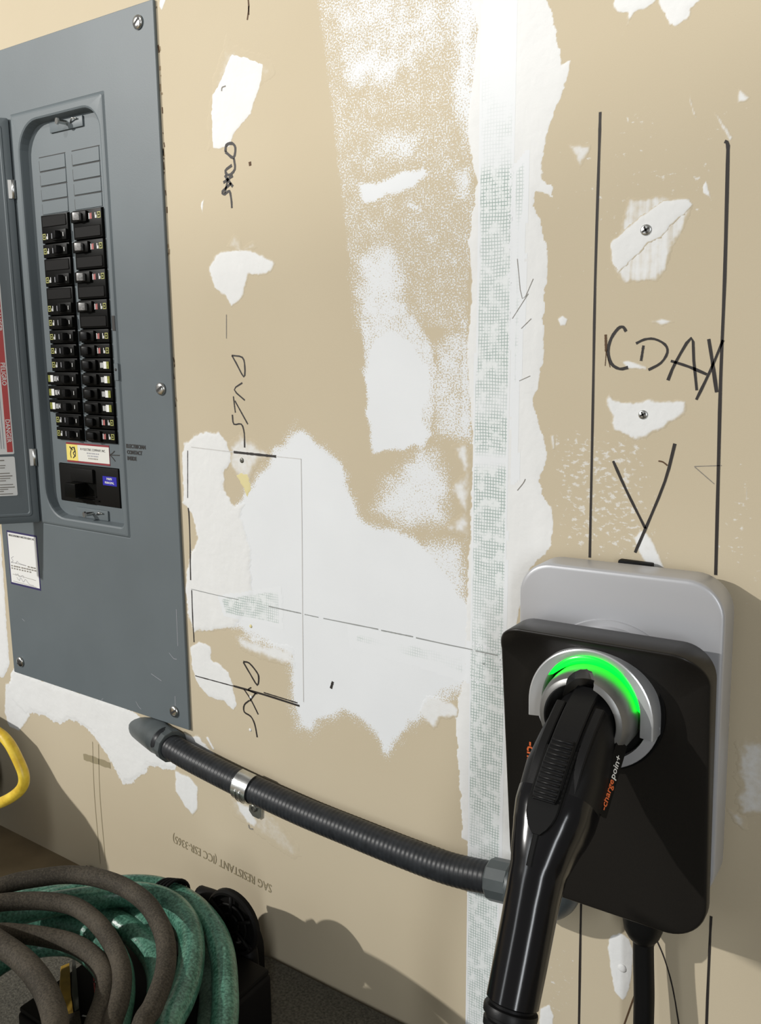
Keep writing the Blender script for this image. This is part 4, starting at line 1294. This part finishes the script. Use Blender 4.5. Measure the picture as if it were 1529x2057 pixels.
rings = []
for t in [1.0, 0.96, 0.6, 0.3]:
    rings.append([K(HU + r, HV - LEG * t, w - (1.2 if t == 1.0 else 0)) for r, w in prof])
for k in range(41):
    a_ = math.pi * k / 40
    rings.append([polar(r + (arch_in(a_) if r < 45 else 0), a_, w) for r, w in prof])
for t in [0.3, 0.6, 0.96, 1.0]:
    rings.append([K(HU - r, HV - LEG * t, w - (1.2 if t == 1.0 else 0)) for r, w in prof])
v, f = loft(rings, True, True)
sharp(obj('aluminium_arch', v, f, 'chrome', charger), 35)
# green light arc, tapered at both ends
rings = []
for k in range(49):
    q = k / 48
    a_ = math.radians(8 + 138 * q)
    tp = math.sin(math.pi * q) ** 0.5 if 0 < q < 1 else 0.0
    ro = 42.3 + arch_in(a_)
    ri = ro - 0.6 - 7.4 * tp
    rings.append([polar(r, a_, w) for r, w in ((ri, HW + 2), (ri, 93.5), (ro, 96.0), (ro, HW + 2))])
v, f = loft(rings, True, True)
led = obj('green_light_arc', v, f, 'led', charger)
led['label'] = 'glowing green light arc'
# lower trim crescent
rings = []
for k in range(33):
    a_ = math.radians(-172 + 164 * k / 32)
    rings.append([polar(r, a_, w) for r, w in ((46, HW + 2), (46.5, HW + 8.0), (54.6, HW + 6.0), (55.2, HW + 5.2), (54.6, HW + 2))])
v, f = loft(rings, True, True)
sharp(obj('lower_trim', v, f, 'silver', charger), 35)
# cup with a keyhole notch, cut with a boolean
prof = [(0.0002, 84), (29.0, 84), (29.8, 118.0), (30.6, 119.3), (31.8, 119.2), (35.0, 117.2), (37.6, 111.5), (38.8, 104.5), (39.4, 97), (39.4, HW + 2), (0.0002, HW + 2)]
v, f = lathe([(r / 1000 if r > 1 else r, w / 1000) for r, w in prof], hc, cu_, cv_, cw_, 96, False, False)
cup = obj('holster_cup', v, f, 'cup', charger)
nt = [(-11.5, 20), (11.5, 20), (11.5, 31.5), (10.6, 34.5), (8.5, 36.8), (5.0, 38.3), (0, 38.9), (-5.0, 38.3), (-8.5, 36.8), (-10.6, 34.5), (-11.5, 31.5)]
v, f = loft([[K(HU + a, HV + b, 100) for a, b in nt], [K(HU + a, HV + b, 126) for a, b in nt]], True, True)
cutter = obj('cutter', v, f, 'black_matte')
for o_ in (cup, cutter):
    bm = bmesh.new(); bm.from_mesh(o_.data); bmesh.ops.remove_doubles(bm, verts=bm.verts, dist=1e-5); bmesh.ops.recalc_face_normals(bm, faces=bm.faces); bm.to_mesh(o_.data); bm.free()
md = cup.modifiers.new('notch', 'BOOLEAN'); md.operation = 'DIFFERENCE'; md.object = cutter; md.solver = 'EXACT'
dg = bpy.context.evaluated_depsgraph_get()
newme = bpy.data.meshes.new_from_object(cup.evaluated_get(dg))
cup.modifiers.clear()
newme.materials.clear(); newme.materials.append(MT['cup'])
newme.polygons.foreach_set('use_smooth', [True] * len(newme.polygons))
cup.data = newme
bpy.data.objects.remove(cutter)
sharp(cup, 28)

# gland and cable
G_ = (-207, 26)
v, f = frame_tube([W(G_[0], -466, G_[1]), W(G_[0], -518, G_[1]), W(G_[0] + 0.5, -526, G_[1]), W(G_[0] + 1, -533, G_[1]), W(G_[0] + 1, -538, G_[1])], [0.0175, 0.0185, 0.0175, 0.0145, 0.0105], 24)
sharp(obj('cable_gland', v, f, 'rubber_cable', charger), 35)
lg = text('orange_logo', '-chargepoint', 12.5, K(M(1063, 1492, 76)[0] + 236.7 - 1.5, M(1072, 1487, 76)[1] + 329, face_w(20) + 1.0), -cv_, cu_, 'orange', charger, bold=0.25)
lg['label'] = 'orange lettering running down the black face'

# ------------------------------------------------------------------ connector in the holster
XC = -237.0
cp = [(92, -293), (110, -297), (128, -311), (150, -332), (172, -354), (188, -369.5), (200, -384), (209, -400), (218, -420), (229, -444), (240.5, -468)]
ha = [20, 24, 28.0, 30.5, 29.0, 25, 21.2, 20.3, 20.0, 19.8, 19.4]
hb = [20, 22, 26.5, 30, 29.5, 25.5, 22, 20.6, 20.0, 19.8, 19.4]
he = [2.4, 2.8, 3.2, 3.4, 3.2, 2.7, 2.2, 2.05, 2.0, 2.0, 2.0]
xs_ = [XC + 0.0 * i for i in range(11)]
cen = spline([(d_, z_, 0) for d_, z_ in cp], 5)


def interp(lst, n_):
    t_ = np.linspace(0, len(lst) - 1, n_)
    return np.interp(t_, range(len(lst)), lst)


nC = len(cen)
HA, HB, HE = interp(ha, nC), interp(hb, nC), interp(he, nC)
connector = thing('charging_connector', 'black charging handle plugged into the green-lit holster', 'charging connector', W(XC, -475, 240))


def cframe(i):
    a_ = cen[max(i - 1, 0)]; b_ = cen[min(i + 1, nC - 1)]
    t_ = (b_ - a_).normalized()                      # (d, Z) in-plane
    n_ = Vector((-t_[1], t_[0], 0))                  # up and out
    if n_[1] < 0: n_ = -n_
    return Vector((cen[i][0], cen[i][1], 0)), t_, n_


def cpt(i, x, h, along=0.0):
    """point on section i: x sideways, h along the upper normal"""
    c_, t_, n_ = cframe(i)
    p = c_ + n_ * h + t_ * along
    return W(XC + x, p[1], p[0])


def csection(i, grow=0.0, seg=40):
    out = []
    e_ = 2.0 / HE[i]
    for k in range(seg):
        a_ = 2 * math.pi * k / seg
        ca, sa = math.cos(a_), math.sin(a_)
        x = math.copysign(abs(ca) ** e_, ca) * (HA[i] + grow)
        y = math.copysign(abs(sa) ** e_, sa) * (HB[i] + grow)
        out.append(cpt(i, x, y))
    return out


SPLIT = 24
v, f = loft([csection(i) for i in range(0, SPLIT + 1)], True, True)
obj('head_shell', v, f, 'grip_blk', connector)
g_r = [csection(SPLIT - 6, 0.15), csection(SPLIT - 5, 0.35)] + [csection(i, 0.35 if i < SPLIT else 0.0) for i in range(SPLIT - 4, nC)]
g_r += [[p.lerp(cpt(nC - 1, 0, 0), 0.08) - (cpt(nC - 1, 0, 0) - cpt(nC - 2, 0, 0)).normalized() * -0.0012 for p in csection(nC - 1)]]
v, f = loft(g_r, True, True)
sharp(obj('grip', v, f, 'gloss', connector), 50)


def strip(i0, i1, x0, x1, h0, h1_, m, name, parent, taper=None):
    """raised strip on the upper side of the head between sections i0..i1"""
    rings = []
    for i in range(i0, i1 + 1):
        k = 1.0 if taper is None else taper(i)
        b_ = HB[i]
        h1 = h1_(i) if callable(h1_) else h1_
        rings.append([cpt(i, x0 * k, b_ + h0), cpt(i, x1 * k, b_ + h0), cpt(i, x1 * k, b_ + h1 - 0.8), cpt(i, (x1 - 1) * k, b_ + h1), cpt(i, (x0 + 1) * k, b_ + h1), cpt(i, x0 * k, b_ + h1 - 0.8)])
    v, f = loft(rings, True, True)
    return sharp(obj(name, v, f, m, parent), 30)


strip(3, 18, -10.5, 10.5, -6, 3.0, 'grip_blk', 'latch_housing', connector)
def fall(i):
    return 1.3 if i < 14 else 1.3 - 0.75 * (i - 13)


strip(6, 19, -20, -12.2, -9, fall, 'grip_blk', 'side_rail', connector)
strip(6, 19, 12.2, 20, -9, fall, 'grip_blk', 'side_rail', connector)
# thumb button: ribbed pad in a U-shaped well
well = strip(13, 25, -12.8, 12.8, -4, 2.0, 'black_matte', 'button_well', connector, lambda i: {21: 0.98, 22: 0.92, 23: 0.8, 24: 0.6, 25: 0.25}.get(i, 1.0))
pad = strip(12, 20, -10.0, 10.0, 1.0, 4.4, 'grip_blk', 'thumb_button', connector, lambda i: 0.86 if i in (12, 20) else 1.0)
for k in range(13):
    t_ = 12.4 + 7.2 * k / 12
    i_ = int(t_); al = (t_ - i_) * 6.0
    q = []
    for x, h in ((-8.8, 4.0), (8.8, 4.0)):
        q.append(cpt(i_, x, HB[i_] + h + 0.7, al))
    v, f = frame_tube(q, 0.0011, 8)
    obj('rib', v, f, 'grip_blk', pad)
sl = strip(24, 30, -2.4, 2.4, -2.0, 0.75, 'black_matte', 'release_slot', connector)

# lettering on the side that faces the room
ia, ib = 21, 11
p0, p1 = cpt(ia, 0, 0), cpt(ib, 0, 0)
sx = W(XC, 0, 0).x
dir_ = (p1 - p0).normalized()
nside = UX
upv = nside.cross(dir_)
nside, upv = (nside * math.cos(0.4) + upv * math.sin(0.4)), (upv * math.cos(0.4) - nside * math.sin(0.4))
base_ = cpt(17, HA[17] + 0.8, -13)
base_.x = W(XC + HA[15] + 1.0, 0, 0).x
plate_pts = []
L1 = 0.052
for s_, u_ in ((-0.004, -0.004), (L1 + 0.004, -0.004), (L1 + 0.004, 0.0095), (-0.004, 0.0095)):
    plate_pts.append(base_ + dir_ * s_ + upv * u_)
v, f = loft([[p - nside * 0.0025 for p in plate_pts], plate_pts], True, True)
lp = sharp(obj('logo_panel', v, f, 'black_matte', connector), 30)
w1 = text('lettering', '-charge', 8.8, base_, dir_, upv, 'orange', lp, squeeze=0.95, bold=0.15, lift=0.0004)
wlen = max((Vector(q.co) - base_).dot(dir_) for q in w1.data.vertices)
text('lettering', 'poin+', 8.8, base_ + dir_ * (wlen + 0.0006), dir_, upv, 'white_lab', lp, squeeze=0.95, bold=0.15, lift=0.0004)

# strain relief boot and the cable, which runs down, along the floor and up to the gland
tE = (cen[-1] - cen[-2]).normalized()


def after(s_):
    p = cen[-1] + tE * s_
    return W(XC, p[1], p[0])


bp, br = [], []
for s_, r_ in ((0.4, 17.0), (3.5, 16.6), (4.2, 19.6), (6.0, 20.2), (10.0, 19.8), (11.0, 17.4), (13.0, 17.2), (14.0, 18.6), (19.0, 18.0), (20.0, 15.6), (22.5, 15.4), (23.5, 17.0), (28, 16.2), (29, 13.8), (31.5, 13.6), (32.5, 15.2), (38, 14.2), (40, 11.5), (52, 10.6)):
    bp.append(after(s_)); br.append(r_ / 1000)
v, f = frame_tube(bp, br, 28)
sharp(obj('strain_relief', v, f, 'grip_blk', connector), 40)
e1 = cen[-1] + tE * 45
cab = spline([W(XC, e1[1], e1[0]), W(XC, e1[1] - 70, e1[0] + 22), W(XC + 4, e1[1] - 150, e1[0] + 22), W(XC + 30, -735, e1[0] - 5), W(XC + 85, -763, 195), W(XC + 130, -764, 120), W(XC + 110, -755, 62), W(G_[0] + 28, -715, 42), W(G_[0] + 10, -650, 33), W(G_[0] + 5, -590, 28), W(G_[0] + 1.5, -545, 26), W(G_[0] + 1, -515, 26)], 8)
v, f = frame_tube(cab, 0.0095, 20)
obj('charging_cable', v, f, 'rubber_cable', charger)

# ------------------------------------------------------------------ floor mat and the pile at its end
mx, md_ = H(180, 1733, -776)
mt_ = box('rubber_mat', mx, 1000, FLOOR, -776, 4, 1500, 'mat', None, 2, 1)
tag(mt_, 'dark textured rubber mat lying along the foot of the wall', 'mat')

fan = thing('portable_blower', 'black portable blower with a round spoked grille behind green hoses', 'blower', W(-690, -776, 55))
FX0, FX1, FZ0, FZ1, FD0, FD1 = -768.0, -652.0, -775.0, -672.0, 52.0, 92.0
rg = [[W(x, z, d_) for x, z in rr(FX0 + o_, FX1 - o_, FZ0 + o_, FZ1 - o_, [max(2, q - o_) for q in (8, 42, 42, 8)], 8)] for d_, o_ in ((FD0, 5), (FD0 + 4, 0), (FD1 - 8, 0), (FD1 - 2, 3), (FD1, 8))]
v, f = loft(rg, True, True)
sharp(obj('body', v, f, 'mach', fan), 50)
gx, gz = M(466, 1853, FD1 + 3)
gc = W(gx, gz, FD1)
v, f = lathe([(0.040, -0.002), (0.040, 0.003), (0.038, 0.006), (0.035, 0.006), (0.034, 0.001), (0.0002, 0.001)], gc, UX, UZ, UY, 40)
sharp(obj('grille_rim', v, f, 'mach2', fan), 30)
for k in range(6):
    a_ = math.radians(60 * k + 25)
    v, f = frame_tube([gc + (UX * math.cos(a_) + UZ * math.sin(a_)) * 0.010 + UY * 0.006, gc + (UX * math.cos(a_) + UZ * math.sin(a_)) * 0.036 + UY * 0.006], 0.0022, 8)
    obj('spoke', v, f, 'mach2', fan)
for r_ in (0.012, 0.024):
    v, f = frame_tube([gc + (UX * math.cos(a_) + UZ * math.sin(a_)) * r_ + UY * 0.005 for a_ in [2 * math.pi * k / 32 for k in range(32)]], 0.0018, 8, closed=True)
    obj('grille_ring', v, f, 'mach2', fan)
hp = spline([W(FX1 + 4, -765, 80), W(FX1 + 6, -720, 86), W(FX1 - 2, -694, 82), W(FX1 - 26, -672, 76), W(FX1 - 60, -666, 70), W(FX0 + 20, -672, 66)], 8)
v, f = frame_tube(hp, 0.010, 14)
obj('handle', v, f, 'mach', fan)

# black case under the coil, with a printed label, carrying the hoses
cx_, cd_ = H(190, 1985, -705)
case = thing('black_case', 'black case with white printed label inside the hose coil', 'case', W(cx_ + 20, -776, cd_ - 20))
box('case_body', cx_ - 42, cx_ + 150, -775, -706, cd_ - 130, cd_ + 70, 'mach', case, 6, 3)
box('case_lid', cx_ - 40, cx_ + 148, -707, -700, cd_ - 128, cd_ + 68, 'mach2', case, 3, 2)


def lidpt(px, py):
    X_, d__ = H(px, py, -699.6)
    return W(X_, -699.6, d__)


for pts_, m_, w_ in ((((187, 1945), (192, 2010)), 'red_lab', 0.0016), (((190, 1957), (198, 1957)), 'white_lab', 0.002), (((197, 1962), (203, 1966)), 'white_lab', 0.002), (((188, 1972), (206, 1974)), 'white_lab', 0.0025),
                     (((203, 1985), (206, 1990)), 'white_lab', 0.002), (((196, 2003), (203, 2003)), 'white_lab', 0.002), (((197, 2010), (204, 2012)), 'white_lab', 0.002), (((165, 2040), (187, 2044)), 'white_lab', 0.002)):
    v, f = ribbon_data([lidpt(*pts_[0]), lidpt(*pts_[1])], w_, UZ)
    obj('label_print', v, f, m_, case, False)

# mustard handled scraper lying beside the case
Zs = -686.0


def hp_(px, py, Z=Zs):
    X_, d__ = H(px, py, Z)
    return W(X_, Z, d__)


scraper = thing('scraper', 'mustard-handled scraper lying on the black case in the coil', 'scraper', hp_(135, 1985) - Vector((0, 0, 0.014)))
ol = [hp_(x, y) for x, y in ((122, 1938), (139, 1931), (141, 1965), (142, 1995), (147, 2031), (133, 2035), (125, 2008), (119, 1975))]
v, f = loft([[p - Vector((0, 0, 0.012)) for p in ol], [p - Vector((0, 0, 0.002)) for p in ol], [p.lerp(ol[3], 0.06) for p in ol]], True, True)
sharp(obj('handle', v, f, 'mustard', scraper), 30)
ol = [hp_(x, y, Zs - 2) for x, y in ((145, 1918), (151, 1918), (159, 2025), (150, 2032), (144, 1996))]
v, f = loft([[p - Vector((0, 0, 0.006)) for p in ol], ol], True, True)
sharp(obj('blade', v, f, 'oldsteel', scraper), 30)
ol = [hp_(x, y, Zs - 2) for x, y in ((133, 2036), (150, 2033), (160, 2030), (168, 2090), (140, 2095))]
v, f = loft([[p - Vector((0, 0, 0.010)) for p in ol], ol], True, True)
sharp(obj('ferrule', v, f, 'brown_hose', scraper), 30)


# hose coils: level loops, seen from above
def loop3(px, Z, centre=(70, 2010), wob=6.0, ph=0.0, grow=1.0):
    """close a measured arc round behind the frame and lay it level at height Z"""
    cx__, cy__ = centre
    s_, e_ = px[0], px[-1]
    a0 = math.atan2(e_[1] - cy__, e_[0] - cx__); a1 = math.atan2(s_[1] - cy__, s_[0] - cx__)
    r0 = math.hypot(e_[0] - cx__, e_[1] - cy__); r1 = math.hypot(s_[0] - cx__, s_[1] - cy__)
    while a1 <= a0: a1 += 2 * math.pi
    n_ = 7
    ext = []
    for k in range(1, n_):
        t_ = k / n_
        a_ = a0 + (a1 - a0) * t_
        r_ = r0 + (r1 - r0) * t_
        bul = 1 + 0.55 * math.sin(math.pi * t_) * abs(math.cos(a_)) * grow
        ext.append((cx__ + r_ * bul * math.cos(a_), cy__ + max(r_, 60) * math.sin(a_) * 0.9))
    allp = list(px) + ext
    out = []
    for k, (x, y) in enumerate(allp):
        Zk = Z + wob * math.sin(2 * math.pi * k / len(allp) + ph)
        X_, d__ = H(x, y, Zk)
        out.append(W(X_, Zk, max(d__, 22.0)))
    return spline(out, 8, True)


def coil(name, label, loops, m, r, mats=None):
    parts = []
    for px, Z, rr__, ph in loops:
        parts.append(frame_tube(loop3(px, Z, ph=ph), rr__, 18, closed=True))
    v, f = join_data(parts)
    o = obj(name, v, f, m)
    tag(o, label, 'hose')
    return o


GR = 0.0140
coil('green_hose', 'bright speckled green rubber hose coiled in wide loops on the mat', [
    ([(-150, 1905), (-70, 1858), (20, 1828), (90, 1812), (150, 1798), (215, 1785), (280, 1781), (330, 1789), (385, 1818), (425, 1862), (445, 1910), (452, 1975), (450, 2057)], -640, 0.0138, 0.0),
    ([(-150, 1910), (-60, 1862), (40, 1832), (110, 1816), (176, 1806), (240, 1797), (300, 1800), (345, 1818), (376, 1856), (385, 1903), (380, 1960), (362, 2012), (338, 2062)], -622, 0.0140, 1.0),
    ([(-140, 1900), (-60, 1850), (0, 1822), (60, 1806), (130, 1798), (200, 1806), (256, 1828), (304, 1866), (330, 1915), (340, 1980), (325, 2057)], -640, 0.0125, 2.0),
    ([(-140, 1915), (-60, 1872), (0, 1857), (50, 1850), (105, 1850), (160, 1862), (205, 1890), (235, 1935), (243, 1990), (232, 2057)], -640, 0.0145, 3.0),
    ([(-40, 1850), (60, 1832), (140, 1827), (205, 1838), (260, 1868), (300, 1908), (322, 1965), (312, 2057)], -646, 0.0140, 1.5),
    ([(-30, 1960), (0, 1935), (40, 1914), (90, 1899), (150, 1901), (198, 1934), (222, 1985), (214, 2057)], -652, 0.0120, 0.5)], 'green_hose', GR)
coil('dull_green_hose', 'dull dusty green hose loop between the two brighter ones', [
    ([(-150, 1915), (-60, 1868), (40, 1840), (140, 1828), (230, 1824), (300, 1832), (345, 1852), (378, 1880), (402, 1912), (418, 1948), (424, 1990), (420, 2057)], -679, 0.0128, 0.3)], 'green_dull', GR)
coil('grey_hose', 'dusty brown-grey rubber hose looped over the green coils', [
    ([(-170, 1850), (-90, 1810), (-10, 1785), (30, 1772), (80, 1763), (135, 1757), (190, 1762), (245, 1780), (292, 1812), (322, 1858), (334, 1905), (330, 1958), (308, 2020), (286, 2060)], -584, 0.0098, 0.0),
    ([(-170, 1880), (-90, 1835), (-10, 1815), (45, 1810), (100, 1811), (154, 1823), (198, 1857), (230, 1905), (245, 1956), (240, 2010), (224, 2060)], -587, 0.0094, 1.3),
    ([(-160, 1930), (-80, 1888), (-10, 1874), (40, 1876), (90, 1882), (146, 1896), (188, 1922), (212, 1960), (208, 2008), (190, 2060)], -592, 0.0096, 2.2),
    ([(-190, 1880), (-110, 1856), (-40, 1872), (0, 1896), (44, 1928), (80, 1970), (102, 2015), (112, 2062)], -570, 0.0112, 3.0)], 'brown_hose', 0.01)

# twist of thin black cord round the rear green loop
tw = []
pc = W(*[H(338, 1800, -634)[0], -634], H(338, 1800, -634)[1])
v_, f_ = [], []
parts = []
for k in range(4):
    c_ = pc + Vector((0.004 * k - 0.006, 0.002 * k, 0.002))
    parts.append(frame_tube([c_ + (Vector((0.35, 0.9, 0)).normalized() * math.cos(a_) + UZ * math.sin(a_)) * 0.0168 for a_ in [2 * math.pi * j / 24 for j in range(24)]], 0.0019, 8, closed=True))
v, f = join_data(parts)
tag(obj('cord_tie', v, f, 'mach'), 'thin black cord wound round the rear green hose', 'cord')

# yellow cord hanging by the edge, and the black bag behind it
YD = 450
yc = spline([A(-150, 1380, YD), A(-70, 1438, YD), A(-10, 1468, YD), A(16, 1490, YD), A(36, 1526, YD), A(48, 1558, YD), A(44, 1582, YD), A(22, 1602, YD), A(-12, 1617, YD), A(-70, 1632, YD), A(-150, 1625, YD)], 8)
v, f = frame_tube(yc, 0.0036, 16)
tag(obj('yellow_cord', v, f, 'yellow_cord'), 'bright yellow cord hanging in a loop below the panel', 'cord')

bm = bmesh.new()
bmesh.ops.create_icosphere(bm, subdivisions=4, radius=1.0)
for q in bm.verts:
    x, y, z = q.co
    k = max(abs(x) ** 4 + abs(y) ** 4 + abs(z) ** 4, 1e-6) ** (-1 / 4)
    n_ = 1 + 0.05 * math.sin(7 * x + 3 * z) * math.cos(5 * y + 4 * z)
    X_ = -1478 + x * k * n_ * 275; d__ = 165 + y * k * n_ * -140; Z_ = -652 + z * k * n_ * 132
    q.co = W(X_, Z_, d__)
me = bpy.data.meshes.new('duffel_bag'); bm.to_mesh(me); bm.free()
bag = thing('duffel_bag', 'black nylon duffel bag behind the yellow cord', 'bag', W(-1460, FLOOR, 100))
link('bag_body', me, 'nylon', bag)
v, f = frame_tube(spline([W(-1560, -525, 170), W(-1530, -480, 170), W(-1440, -480, 170), W(-1410, -525, 170)], 8), 0.008, 10)
obj('carry_handle', v, f, 'nylon', bag)
